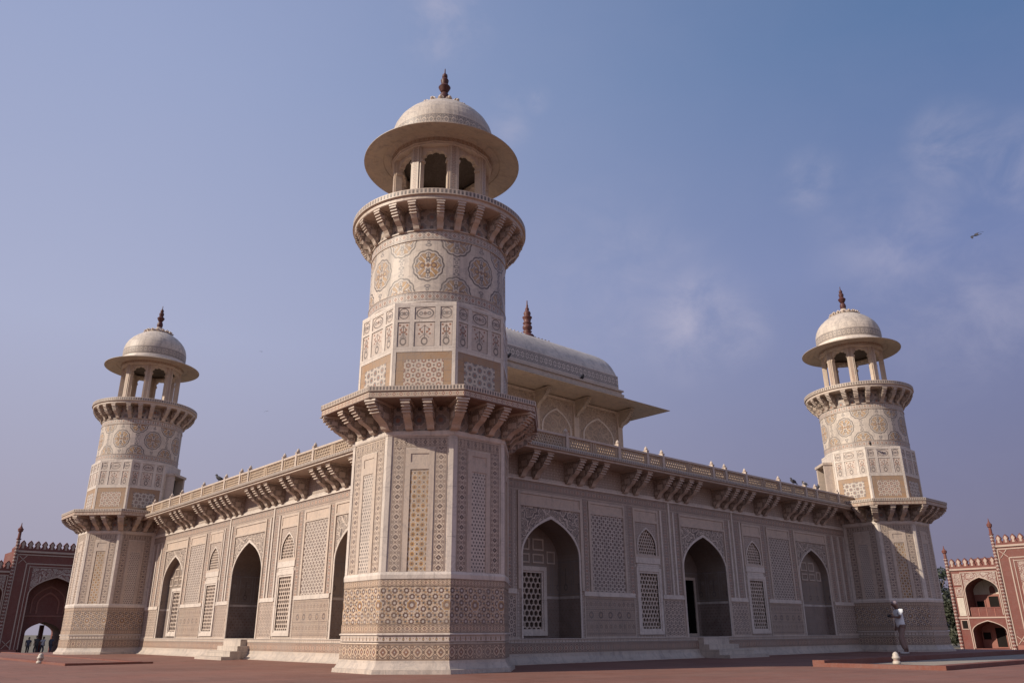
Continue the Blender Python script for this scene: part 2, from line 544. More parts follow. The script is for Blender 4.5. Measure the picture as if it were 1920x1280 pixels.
m_portal = inlay('shade_toned_portal_stone', (.15, .11, .085), p_niche)  # darker still, the portal's inner shade put into the colour
m_plaque = plain('plaque_stone', (.50, .40, .33), 1.0, .5)
m_pavwall = inlay('pavilion_inlay', (.46, .36, .28), p_scroll(6.5, (.28, .205, .16)))
m_pavband = inlay('pavilion_band', (.56, .49, .45), p_vine(.46, .44, 9.90, c1=(.19, .17, .165), c2=(.22, .20, .19), lw=.055, dia_=.14))
m_pavarch = inlay('pavilion_arch_field', (.42, .32, .245), p_scroll(3.0, (.30, .22, .17)))
m_petals = inlay('petal_strip', (.46, .37, .30), p_dentil(.16, 8.60, 9.3))
m_bracket = inlay('carved_bracket_marble', (.46, .365, .30), p_scroll(8.0, (.17, .12, .095)), amt=1.3)  # darker base and curls paint shade on the sheltered carving, with some dirt
MV = {}
def vasemat(h, w):
    k = (round(h, 2), round(w, 2))
    if k not in MV: MV[k] = inlay('vase_panel', (.54, .455, .40), p_vasepanel(h, w))
    return MV[k]
def cartmat(h, w):
    k = ('c', round(h, 2), round(w, 2))
    if k not in MV: MV[k] = inlay('cartouche_panel', (.54, .455, .40), p_cartouche(h, w))
    return MV[k]

# ------------------------------------------------------------------ mesh helper
class F:                        # face frame: origin, outward normal; u runs to the viewer's right
    def __init__(s, ox, oy, nx, ny):
        s.o = Vector((ox, oy, 0)); s.n = Vector((nx, ny, 0)); s.t = Vector((-ny, nx, 0))
    def p(s, u, d, z):
        return s.o + s.t * u + s.n * d + Vector((0, 0, z))

class MB:
    def __init__(s): s.v = []; s.f = []; s.uv = []; s.sm = []; s.mi = {}
    def face(s, pts, uv=None, smooth=False):
        i = len(s.v)
        s.v += [tuple(p) for p in pts]
        s.f.append(tuple(range(i, i + len(pts))))
        s.uv.append(uv or [(p[0], p[1]) for p in pts])
        s.sm.append(smooth)
    def box(s, fr, u0, u1, d0, d1, z0, z1, uo=0.0, zo=0.0):
        P = lambda u, d, z: (fr.p(u, d, z), (u - uo, z - zo))
        def q(*a):
            s.face([x[0] for x in a], [x[1] for x in a])
        q(P(u0, d1, z0), P(u1, d1, z0), P(u1, d1, z1), P(u0, d1, z1))
        q(P(u1, d0, z0), P(u0, d0, z0), P(u0, d0, z1), P(u1, d0, z1))
        q(P(u0, d0, z0), P(u0, d1, z0), P(u0, d1, z1), P(u0, d0, z1))
        q(P(u1, d1, z0), P(u1, d0, z0), P(u1, d0, z1), P(u1, d1, z1))
        q(P(u0, d1, z1), P(u1, d1, z1), P(u1, d0, z1), P(u0, d0, z1))
        q(P(u0, d0, z0), P(u1, d0, z0), P(u1, d1, z0), P(u0, d1, z0))
    def prism(s, fr, poly, d0, d1, back=False):      # poly in (u,z), ccw from outside
        n = len(poly)
        s.face([fr.p(u, d1, z) for u, z in poly], list(poly))
        if back: s.face([fr.p(u, d0, z) for u, z in reversed(poly)], list(reversed(poly)))
        for i in range(n):
            a, b = poly[i], poly[(i + 1) % n]
            s.face([fr.p(a[0], d0, a[1]), fr.p(b[0], d0, b[1]), fr.p(b[0], d1, b[1]), fr.p(a[0], d1, a[1])], [a, b, b, a])
    def profile(s, fr, poly, u0, u1):                 # poly in (d,z) swept along u
        n = len(poly)
        s.mi[len(s.f)] = s.mi[len(s.f) + 1] = 1      # cheeks may carry a second material
        s.face([fr.p(u0, d, z) for d, z in poly], [(d, z) for d, z in poly])
        s.face([fr.p(u1, d, z) for d, z in reversed(poly)], [(d, z) for d, z in reversed(poly)])
        for i in range(n):
            a, b = poly[i], poly[(i + 1) % n]
            s.face([fr.p(u0, a[0], a[1]), fr.p(u0, b[0], b[1]), fr.p(u1, b[0], b[1]), fr.p(u1, a[0], a[1])],
                   [(u0, a[1]), (u0, b[1]), (u1, b[1]), (u1, a[1])])
    def ring(s, prof, n=8, off=PI / 8, apothem=True, c=(0, 0), smooth=False, a0=0, a1=None, close=False):
        """prof: list of (r,z); revolved as an n-gon; u = perimeter length"""
        k = 1 / math.cos(PI / n) if apothem else 1.0
        a1 = n if a1 is None else a1
        for i in range(a0, a1):
            t0, t1 = off + 2 * PI * i / n, off + 2 * PI * (i + 1) / n
            for (r0, z0), (r1, z1) in zip(prof, prof[1:]):
                rm = max(r0, r1)
                side = 2 * rm * math.tan(PI / n) if apothem else 2 * PI * rm / n
                ua, ub = (i - .5) * side + side * .5 , (i + .5) * side + side * .5
                if apothem: ua, ub = -side / 2 + i * side, side / 2 + i * side
                else: ua, ub = (off + 2 * PI * i / n) * rm, (off + 2 * PI * (i + 1) / n) * rm
                P = lambda r, t, z: (c[0] + r * k * math.cos(t), c[1] + r * k * math.sin(t), z)
                if r0 < 1e-5:
                    s.face([P(r0, t0, z0), P(r1, t1, z1), P(r1, t0, z1)], [(ua, z0), (ub, z1), (ua, z1)], smooth)
                elif r1 < 1e-5:
                    s.face([P(r0, t0, z0), P(r0, t1, z0), P(r1, t1, z1)], [(ua, z0), (ub, z0), (ub, z1)], smooth)
                else:
                    s.face([P(r0, t0, z0), P(r0, t1, z0), P(r1, t1, z1), P(r1, t0, z1)], [(ua, z0), (ub, z0), (ub, z1), (ua, z1)], smooth)
    def sphere(s, c, r, sc=(1, 1, 1), n=10, m=7, rot=None):
        def P(i, j):
            t, f = 2 * PI * i / n, PI * j / m
            v = Vector((math.sin(f) * math.cos(t) * r * sc[0], math.sin(f) * math.sin(t) * r * sc[1], math.cos(f) * r * sc[2]))
            if rot: v = rot @ v
            return Vector(c) + v
        for j in range(m):
            for i in range(n):
                if j == 0: s.face([P(0, 0), P(i, 1), P(i + 1, 1)], None, True)
                elif j == m - 1: s.face([P(i, j), P(0, m), P(i + 1, j)], None, True)
                else: s.face([P(i, j), P(i, j + 1), P(i + 1, j + 1), P(i + 1, j)], None, True)
    def build(s, name, mat, parent=None, merge=False):
        me = bpy.data.meshes.new(name)
        me.from_pydata(s.v, [], s.f)
        ul = me.uv_layers.new(name='UVMap')
        flat = [c for f in s.uv for p in f for c in p]
        ul.data.foreach_set('uv', flat)
        me.polygons.foreach_set('use_smooth', s.sm)
        if any(s.sm) or merge:
            bm = bmesh.new(); bm.from_mesh(me)
            bmesh.ops.remove_doubles(bm, verts=bm.verts, dist=1e-5)
            bm.to_mesh(me); bm.free()
        if isinstance(mat, tuple):
            for m_ in mat: me.materials.append(m_)
            for k, v in s.mi.items(): me.polygons[k].material_index = v
        else: me.materials.append(mat)
        me.update()
        o = bpy.data.objects.new(name, me)
        COL.objects.link(o)
        if parent is not None: o.parent = parent
        return o

def tag(o, label=None, cat=None, group=None, kind=None):
    if label: o['label'] = label
    if cat: o['category'] = cat
    if group: o['group'] = group
    if kind: o['kind'] = kind
    return o
def empty(name, loc, rz=0):
    o = bpy.data.objects.new(name, None); COL.objects.link(o)
    o.location = loc; o.rotation_euler = (0, 0, rz); o.empty_display_size = .3
    return o
def copy_tree(o, parent):
    c = o.copy(); COL.objects.link(c); c.parent = parent
    for ch in list(o.children): copy_tree(ch, c)
    return c

def arch_pts(uc, half, zs, za, n=10, zb=None):
    """left to right along a pointed Mughal arch"""
    h = za - zs
    L = []
    for i in range(n + 1):
        t = i / n
        s = t * t * (3 - 2 * t) * .35 + t * .65
        s = 1 - (1 - t) ** 1.0
        x = half * (1 - s)
        z = zs + h * (.60 * (1 - (1 - s) ** 2.6) ** .5 + .40 * s)
        L.append((x, z))
    # denser at the steep foot
    L = []
    for i in range(n + 1):
        s = (i / n) ** 1.7
        L.append((half * (1 - s), zs + h * (.60 * (1 - (1 - s) ** 2.6) ** .5 + .40 * s)))
    left = [(uc - x, z) for x, z in L]
    right = [(uc + x, z) for x, z in reversed(L[:-1])]
    return left + right
def over_arch(mb, fr, pts, ztop, d0, d1):
    """solid between an arch curve and a level top"""
    for (ua, za), (ub, zb) in zip(pts, pts[1:]):
        mb.face([fr.p(ua, d1, za), fr.p(ub, d1, zb), fr.p(ub, d1, ztop), fr.p(ua, d1, ztop)], [(ua, za), (ub, zb), (ub, ztop), (ua, ztop)])
def arch_jamb(mb, fr, pts, z0, d0, d1):
    path = [(pts[0][0], z0)] + pts + [(pts[-1][0], z0)]
    l = 0
    for (ua, za), (ub, zb) in zip(path, path[1:]):
        mb.face([fr.p(ua, d0, za), fr.p(ub, d0, zb), fr.p(ub, d1, zb), fr.p(ua, d1, za)], [(d0, za), (d0, zb), (d1, zb), (d1, za)])
def arch_band(mb, fr, pts, z0, w, d0, d1):
    """moulding of width w following the arch, outside it"""
    path = [(pts[0][0], z0)] + pts + [(pts[-1][0], z0)]
    uc = (pts[0][0] + pts[-1][0]) / 2
    half = (pts[-1][0] - pts[0][0]) / 2
    def outp(u, z):
        k = (u - uc) / half
        return (u + w * k, z + w * (1 - abs(k)) * 1.15 + (w * .25 if z > z0 + .01 else 0))
    for a, b in zip(path, path[1:]):
        oa, ob = outp(*a), outp(*b)
        mb.face([fr.p(a[0], d1, a[1]), fr.p(b[0], d1, b[1]), fr.p(ob[0], d1, ob[1]), fr.p(oa[0], d1, oa[1])], [a, b, ob, oa])
        mb.face([fr.p(oa[0], d1, oa[1]), fr.p(ob[0], d1, ob[1]), fr.p(ob[0], d0, ob[1]), fr.p(oa[0], d0, oa[1])], [oa, ob, ob, oa])
        mb.face([fr.p(a[0], d0, a[1]), fr.p(b[0], d0, b[1]), fr.p(b[0], d1, b[1]), fr.p(a[0], d1, a[1])], [a, b, b, a])
def frame_rect(mb, fr, u0, u1, z0, z1, w, d0, d1):
    mb.box(fr, u0, u0 + w, d0, d1, z0, z1)
    mb.box(fr, u1 - w, u1, d0, d1, z0, z1)
    mb.box(fr, u0 + w, u1 - w, d0, d1, z1 - w, z1)
    mb.box(fr, u0 + w, u1 - w, d0, d1, z0, z0 + w)
def hex_screen(mb, fr, inside, u0, u1, z0, z1, p, d0, d1, bar=.3):
    """perforated stone screen: hexagon openings with bars between them"""
    R = p / math.sqrt(3); r = R * (1 - bar)
    dv = 1.5 * R
    j = 0
    z = z0
    while z < z1 + R:
        u = u0 + (p / 2 if j % 2 else 0)
        while u < u1 + p / 2:
            if inside(u, z):
                o = [(u + R * math.sin(PI / 3 * k), z + R * math.cos(PI / 3 * k)) for k in range(6)]
                i_ = [(u + r * math.sin(PI / 3 * k), z + r * math.cos(PI / 3 * k)) for k in range(6)]
                for k in range(6):
                    m = (k + 1) % 6
                    mb.face([fr.p(*(o[m][0], d1, o[m][1])), fr.p(o[k][0], d1, o[k][1]), fr.p(i_[k][0], d1, i_[k][1]), fr.p(i_[m][0], d1, i_[m][1])], [o[m], o[k], i_[k], i_[m]])
                    mb.face([fr.p(i_[m][0], d1, i_[m][1]), fr.p(i_[k][0], d1, i_[k][1]), fr.p(i_[k][0], d0, i_[k][1]), fr.p(i_[m][0], d0, i_[m][1])], [i_[m], i_[k], i_[k], i_[m]])
            u += p
        z += dv; j += 1

def bracket_mb(fr, uc, w, reach, zt, drop, scale=1.0):
    """serpentine stone bracket with a stepped nose and a cap block"""
    r, h = reach, drop
    P = [(0, -h), (.15 * r, -h), (.20 * r, -h * .95), (.25 * r, -h * .85), (.33 * r, -h * .76), (.44 * r, -h * .69), (.56 * r, -h * .62), (.645 * r, -h * .53),
         (.65 * r, -h * .475), (.72 * r, -h * .465), (.725 * r, -h * .375), (.80 * r, -h * .365), (.805 * r, -h * .275), (.875 * r, -h * .265), (.88 * r, -h * .17), (.945 * r, -h * .16), (.95 * r, -h * .06), (0, -h * .06)]
    mb = MB()
    poly = [(d, zt + z) for d, z in P]
    mb.profile(fr, poly, uc - w / 2, uc + w / 2)
    # beaded nose ribs, slightly proud
    for dd, zz in ((.64, -.445), (.715, -.345), (.79, -.245), (.87, -.145)):
        mb.box(fr, uc - w * .60, uc + w * .60, dd * r, (dd + .10) * r, zt + (zz - .03) * h, zt + (zz + .015) * h)
    mb.box(fr, uc - w * .70, uc + w * .70, .02, r * .985, zt - h * .075, zt)
    # pierced scroll on the cheeks
    for sgn in (-1, 1):
        for dd, zz, q in ((.36, -.48, .13), (.64, -.28, .085), (.15, -.76, .075)):
            a = uc + sgn * (w / 2)
            mb.box(fr, min(a, a + sgn * .012), max(a, a + sgn * .012), (dd - q) * r, (dd + q) * r, zt + (zz - q * .9) * h, zt + (zz + q * .9) * h)
    return mb

# ================================================================== MARBLE TOMB
tomb = empty('marble_tomb', (10, 10, 0))
tag(tomb, 'white marble tomb with four inlaid corner towers, arched walls and a domed rooftop pavilion', 'tomb')
LOC = Vector((-10, -10, 0))      # children are in tomb space
stuff_br = []                    # brackets beyond the hundred that show largest

# ------------------------------------------------------------------ corner tower (built about the origin)
faces = []
for k in range(8):
    a = k * PI / 4
    faces.append(F(0, 0, math.cos(a), math.sin(a)))
def build_tower():
    mb = MB()                    # core shaft
    mb.ring([(1.488, .0), (1.488, 4.66)])
    mb.ring([(1.47, 4.9), (1.47, 6.82), (0, 6.82)])
    mb.ring([(1.475, 6.8), (1.475, 9.0)], 64, 0, False, smooth=True)
    core = mb.build('corner_tower', m_white)
    def sub(name, mb_, mat, **k): return mb_.build(name, mat, core, **k)
    b = MB(); b.ring([(1.488, -.03), (1.625, -.03), (1.615, .05), (1.585, .055), (1.555, .10), (1.53, .15), (1.522, .19), (1.488, .19)]); sub('flared_foot', b, m_foot)
    def band(name, r, z0, z1, mat):
        b = MB(); b.ring([(1.488, z0), (r, z0), (r, z1), (1.488, z1)]); return sub(name, b, mat)
    band('base_band', 1.514, .19, .462, m_base)
    band('vase_band', 1.510, .489, .60, m_vases)
    b = MB(); b.ring([(1.49, .60), (1.535, .602), (1.535, .622), (1.51, .63), (1.49, .63)]); sub('moulding', b, m_plain)
    band('arabesque_band', 1.506, .632, .778, m_band1)
    b = MB(); b.ring([(1.488, .785), (1.5, .785), (1.5, 1.398), (1.488, 1.398)]); sub('star_dado', b, m_dado)
    band('arabesque_band', 1.506, 1.405, 1.528, m_band2)
    b = MB(); b.ring([(1.488, 1.53), (1.516, 1.53), (1.52, 1.60), (1.506, 1.65), (1.488, 1.65)]); sub('moulding', b, m_plain)
    b = MB(); b.ring([(1.488, 4.09), (1.506, 4.09), (1.52, 4.12), (1.52, 4.19), (1.488, 4.20)]); sub('moulding', b, m_plain)
    b = MB(); b.ring([(1.488, 4.205), (1.497, 4.205), (1.497, 4.66)]); sub('rosette_band', b, m_bracketband)
    s2 = 1.488 * math.tan(PI / 8)
    for k in range(8):           # corner mouldings
        a = k * PI / 4 + PI / 8
        b = MB()
        R = 1.507 / math.cos(PI / 8)
        c0 = Vector((math.cos(a), math.sin(a), 0)) * R
        for f_, sg in ((faces[k], 1), (faces[(k + 1) % 8], -1)):
            e = s2 * 1.012
            u0, u1 = (e - .085, e) if sg > 0 else (-e, -e + .085)
            b.box(f_, u0, u1, 1.482, 1.507, 1.652, 4.088)
        sub('corner_moulding', b, m_plain)
    for k in range(8):
        f = faces[k]
        diag = k % 2 == 1
        b = MB()                                   # ogee border: two legs and a head
        b.box(f, -.505, -.285, 1.486, 1.4945, 1.655, 3.884); b.box(f, .285, .505, 1.486, 1.4945, 1.655, 3.884)
        b.box(f, -.505, .505, 1.486, 1.4955, 3.886, 4.086)
        sub('ogee_border', b, m_border)
        b = MB()                                   # white frame with a small plaque over the panel
        b.box(f, -.272, -.172, 1.486, 1.505, 1.653, 3.86); b.box(f, .172, .272, 1.486, 1.505, 1.653, 3.86)
        b.box(f, -.172, .172, 1.486, 1.505, 3.47, 3.60); b.box(f, -.172, .172, 1.486, 1.505, 3.765, 3.86)
        b.box(f, -.172, .172, 1.486, 1.492, 3.60, 3.765)
        sub('panel_frame', b, m_white2)
        b = MB(); b.box(f, -.170, .170, 1.486, 1.4915, 1.654, 3.468)
        sub('inlay_panel', b, m_star_panel if diag else m_honey)
    # lower balcony
    b = MB(); b.ring([(1.47, 4.66), (2.10, 4.66), (2.125, 4.675), (2.125, 4.80), (2.11, 4.80)]); sub('balcony_rim', b, m_rim_zig)
    b = MB(); b.ring([(2.11, 4.795), (2.146, 4.80), (2.146, 4.892), (2.12, 4.90), (1.45, 4.905)]); sub('balcony_lip', b, m_rim_dent)
    brs = []
    for k in range(8):
        f = faces[k]
        for uu in (-.205, .205):
            brs.append((k, bracket_mb(Fo(f, 1.495), uu + random.uniform(-.008, .008), .14, .60, 4.66, .46), 'face', k * 45))
        a = k * PI / 4 + PI / 8
        fc = F(math.cos(a) * 1.49 / math.cos(PI / 8), math.sin(a) * 1.49 / math.cos(PI / 8), math.cos(a), math.sin(a))
        brs.append((k, bracket_mb(fc, 0, .175, .66, 4.66, .47), 'corner', k * 45 + 22.5))
    # upper octagon
    for k in range(8):
        f = faces[k]
        a = k * PI / 4 + PI / 8
        door = k == 1
        e = 1.47 * math.tan(PI / 8)
        if door:
            b = MB()
            b.box(f, -.62, -.36, 1.46, 1.5, 4.905, 6.82); b.box(f, .36, .62, 1.46, 1.5, 4.905, 6.82); b.box(f, -.36, .36, 1.46, 1.5, 6.35, 6.82)
            sub('door_frame', b, m_plain)
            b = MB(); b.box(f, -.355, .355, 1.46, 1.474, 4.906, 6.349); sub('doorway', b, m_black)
            b = MB(); b.box(f, -.47, -.36, 1.501, 1.80, 4.906, 6.38); b.box(f, .36, .47, 1.501, 1.80, 4.906, 6.38); b.box(f, -.50, .50, 1.501, 1.84, 6.381, 6.47); sub('door_porch', b, m_white2)
            continue
        b = MB()
        frame_rect(b, f, -.545, .545, 4.906, 5.775, .155, 1.46, 1.481)
        b.box(f, -.545, .545, 1.46, 1.4775, 4.908, 5.08)
        sub('yellow_frame', b, m_ochre)
        b = MB(); b.box(f, -.388, .388, 1.46, 1.4835, 5.07, 5.618); sub('inlay_panel', b, m_star_up if diag_(k) else m_star_axis)
        b = MB()
        for z0, z1 in ((5.777, 5.885), (6.405, 6.455), (6.725, 6.82)): b.box(f, -.55, .55, 1.46, 1.488, z0, z1)
        for u0, u1 in ((-.62, -.55), (.55, .62)): b.box(f, u0, u1, 1.46, 1.4885, 4.907, 6.8195)
        for u0, u1 in ((-.31, -.215), (.20, .30)):
            b.box(f, u0, u1, 1.46, 1.4875, 5.8855, 6.4045); b.box(f, u0, u1, 1.46, 1.4875, 6.4555, 6.7245)
        sub('panel_frame', b, m_plain)
        for (u0, u1) in ((-.55, -.31), (-.215, .20), (.30, .55)):
            w = u1 - u0
            b = MB(); b.box(f, u0, u1, 1.46, 1.4755, 5.8852, 6.4048, (u0 + u1) / 2, 6.145); sub('vase_panel', b, vasemat(.52, w))
            b = MB(); b.box(f, u0, u1, 1.46, 1.4755, 6.4552, 6.7248, (u0 + u1) / 2, 6.59); sub('cartouche_panel', b, cartmat(.27, w))
    # drum
    def cyl(name, prof, mat):
        b = MB(); b.ring(prof, 72, 0, False, smooth=False)
        o = sub(name, b, mat); o.data.polygons.foreach_set('use_smooth', [True] * len(o.data.polygons)); return o
    cyl('drum_band', [(1.475, 6.825), (1.495, 6.83), (1.495, 6.86)], m_plain)
    cyl('drum_band', [(1.489, 6.86), (1.489, 7.055)], m_cyl_low)
    cyl('medallion_drum', [(1.484, 7.062), (1.484, 8.225)], m_medal)
    cyl('drum_band', [(1.475, 7.054), (1.497, 7.055), (1.497, 7.066), (1.475, 7.067)], m_white2)
    cyl('drum_band', [(1.489, 8.24), (1.489, 8.43)], m_cyl_high)
    cyl('drum_band', [(1.475, 8.222), (1.499, 8.223), (1.499, 8.24), (1.475, 8.241)], m_white2)
    cyl('drum_band', [(1.475, 8.43), (1.51, 8.432), (1.51, 8.46), (1.475, 8.47)], m_white2)
    b = MB(); b.ring([(1.482, 8.47), (1.482, 8.95)], 72, 0, False); sub('rosette_band', b, inlay_up())
    cyl('gallery_rim', [(1.44, 8.94), (1.89, 8.94), (1.905, 8.955), (1.905, 9.03), (1.925, 9.035)], m_white2)
    cyl('gallery_lip', [(1.92, 9.035), (1.95, 9.045), (1.95, 9.165), (1.93, 9.175), (0, 9.175)], m_rim_up)
    ubr = []
    for k in range(8):
        for dd in (-13.25, 0, 13.25):
            a = R_(22.5 + 45 * k + dd)
            fc = F(math.cos(a) * 1.475, math.sin(a) * 1.475, math.cos(a), math.sin(a))
            ubr.append((bracket_mb(fc, random.uniform(-.006, .006), .13, .42, 8.94, .50), math.degrees(a) % 360))
    # kiosk
    cx = []
    for k in range(8):
        a = k * PI / 4 + PI / 8
        fc = F(math.cos(a) * 1.0, math.sin(a) * 1.0, math.cos(a), math.sin(a))
        b = MB()
        b.box(fc, -.082, .082, -.06, .12, 9.176, 10.79)
        b.box(fc, -.125, -.082, -.05, .095, 9.176, 10.78); b.box(fc, .082, .125, -.05, .095, 9.176, 10.78)
        b.box(fc, -.14, .14, -.07, .128, 9.176, 9.24)
        b.box(fc, -.155, -.125, -.05, .09, 10.40, 10.46); b.box(fc, .125, .155, -.05, .09, 10.40, 10.46)
        sub('kiosk_column', b, m_kiosk)
    for k in range(8):
        a = k * PI / 4
        ap = 1.0 * math.cos(PI / 8)
        f = F(math.cos(a) * (ap - .02), math.sin(a) * (ap - .02), math.cos(a), math.sin(a))
        half = 1.0 * math.sin(PI / 8) - .085
        # cusped arch: lobes
        pts = []
        n = 5
        for i in range(n):
            for j in range(5):
                t = (i + j / 5) / n
                ang = PI * (1 - t)
                rr = 1 - .16 * abs(math.sin(PI * (i + j / 5))) if 0 else 1 - .13 * (1 - abs(math.sin(PI * j / 5)))
                pts.append((half * rr * math.cos(ang), 10.46 + .26 * rr * math.sin(ang)))
        pts.append((half, 10.46)); pts[0] = (-half, 10.46)
        b = MB()
        over_arch(b, f, pts, 10.79, 0, .10); 
        fb = F(f.o.x, f.o.y, f.n.x, f.n.y)
        for (ua, za), (ub, zb) in zip(pts, pts[1:]):
            b.face([f.p(ub, -.02, zb), f.p(ua, -.02, za), f.p(ua, -.02, 10.79), f.p(ub, -.02, 10.79)])
        arch_jamb(b, f, pts, 10.42, -.02, .10)
        sub('kiosk_arch', b, m_white2)
    b = MB(); b.ring([(.93, 10.78), (1.13, 10.78), (1.14, 10.79), (1.14, 10.83), (1.16, 10.835), (1.16, 10.85)], 16, 0); sub('kiosk_beam', b, m_white2)
    b = MB(); b.ring([(1.15, 10.845), (1.18, 10.85), (1.18, 10.935)], 64, 0, False); sub('kiosk_frieze', b, m_frieze_up)
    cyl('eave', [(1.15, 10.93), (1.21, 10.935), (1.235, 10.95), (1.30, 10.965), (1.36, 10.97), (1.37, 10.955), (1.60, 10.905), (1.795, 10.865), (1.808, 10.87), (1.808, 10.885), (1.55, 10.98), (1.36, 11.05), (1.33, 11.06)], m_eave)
    b = MB(); b.ring([(0, 10.86), (.95, 10.86)], 32, 0, False); sub('kiosk_ceiling', b, m_dimceil)
    cyl('dome_neck', [(1.33, 11.04), (1.335, 11.09), (1.32, 11.12), (1.255, 11.135), (1.25, 11.19), (1.22, 11.205), (1.20, 11.215)], m_plain)
    cyl('dome_band', [(1.198, 11.215), (1.207, 11.3), (1.212, 11.42), (1.208, 11.555)], m_domeband)
    cyl('dome', [(1.207, 11.555), (1.19, 11.68), (1.15, 11.82), (1.075, 11.965), (.96, 12.105), (.82, 12.235), (.66, 12.345), (.50, 12.435), (.34, 12.50), (.2, 12.54)], m_dome)
    b = MB()
    for i in range(16):
        a = 2 * PI * i / 16
        fp = F(math.cos(a) * .42, math.sin(a) * .42, math.cos(a), math.sin(a))
        b.prism(fp, [(-.075, 12.44), (.075, 12.44), (.07, 12.52), (0, 12.575), (-.07, 12.52)], .0, .10, True)
        b.sphere(fp.p(0, .13, 12.50), .045, (1, 1, .8), 6, 4)
    b.ring([(.46, 12.46), (.40, 12.56), (.27, 12.62), (.14, 12.67), (.11, 12.75)], 24, 0, False)
    sub('lotus_crown', b, m_white2)
    fin = [(.06, 12.70), (.10, 12.76), (.118, 12.87), (.10, 12.97), (.06, 13.02), (.09, 13.05), (.115, 13.10), (.148, 13.17), (.13, 13.2), (.075, 13.26), (.085, 13.30), (.098, 13.38), (.075, 13.43), (.05, 13.45), (.068, 13.49), (.062, 13.55), (.025, 13.59), (.016, 13.62), (.012, 13.735), (0, 13.738)]
    cyl('finial', fin, m_finial)
    return core, brs, ubr
def Fo(f, d): return F(f.o.x + f.n.x * d, f.o.y + f.n.y * d, f.n.x, f.n.y)
def diag_(k): return k % 2 == 1
_iu = []
def inlay_up():
    if not _iu: _iu.append(inlay('rosette_band_upper', (.36, .28, .225), p_star(.42, ring=GREY, dot=RUST, line=MARBLE2, q=.46)))  # same darkened base, for the shade under the gallery
    return _iu[0]

tower, brs, ubr = build_tower()
tower.parent = tomb
towers = [(tower, (-10, -10, 0), 0, 'nearest and largest inlaid corner tower')]
for loc, rz, lab in (((-10, 10, 0), -PI / 2, 'left corner tower with its side door above the wall'), ((10, -10, 0), PI / 2, 'right corner tower beyond the shaded wall'), ((10, 10, 0), PI, 'far corner tower behind the rooftop pavilion')):
    c = copy_tree(tower, tomb)
    towers.append((c, loc, rz, lab))
for t, loc, rz, lab in towers:
    t.location = loc; t.rotation_euler = (0, 0, rz); t['label'] = lab
# brackets: individual where they show large, the rest in one mesh
br_mesh = [m.build('bracket', (m_white2, m_bracket), None) for _, m, _, _ in brs]
ubr_mesh = [m.build('bracket', (m_white2, m_bracket), None) for m, _ in ubr]
rest = MB()
def vis(ang, rz, lo, hi):
    a = (ang + math.degrees(rz)) % 360
    return lo <= a <= hi
def to_rest(o, loc, rz):
    Rm = Matrix.Rotation(rz, 4, 'Z')
    for p in o.data.polygons:
        if p.material_index: rest.mi[len(rest.f)] = 1
        rest.face([Rm @ o.data.vertices[i].co + Vector(loc) for i in p.vertices])
usedl, usedu = set(), set()
for ti, (t, loc, rz, lab) in enumerate(towers):
    for i, (k, m, kind, ang) in enumerate(brs):
        rng = {0: (150, 300), 1: (170, 290), 2: (170, 290), 3: (999, 999)}[ti]
        if vis(ang, rz, *rng):
            o = br_mesh[i] if i not in usedl else br_mesh[i].copy()
            if i in usedl: COL.objects.link(o)
            usedl.add(i); o.parent = t
        else: to_rest(br_mesh[i], loc, rz)
    for i, (m, ang) in enumerate(ubr):
        if ti == 0 and vis(ang, rz, 150, 318):
            usedu.add(i); ubr_mesh[i].parent = t
        else: to_rest(ubr_mesh[i], loc, rz)
for used, lst in ((usedl, br_mesh), (usedu, ubr_mesh)):
    for i, o in enumerate(lst):
        if i not in used: bpy.data.objects.remove(o)

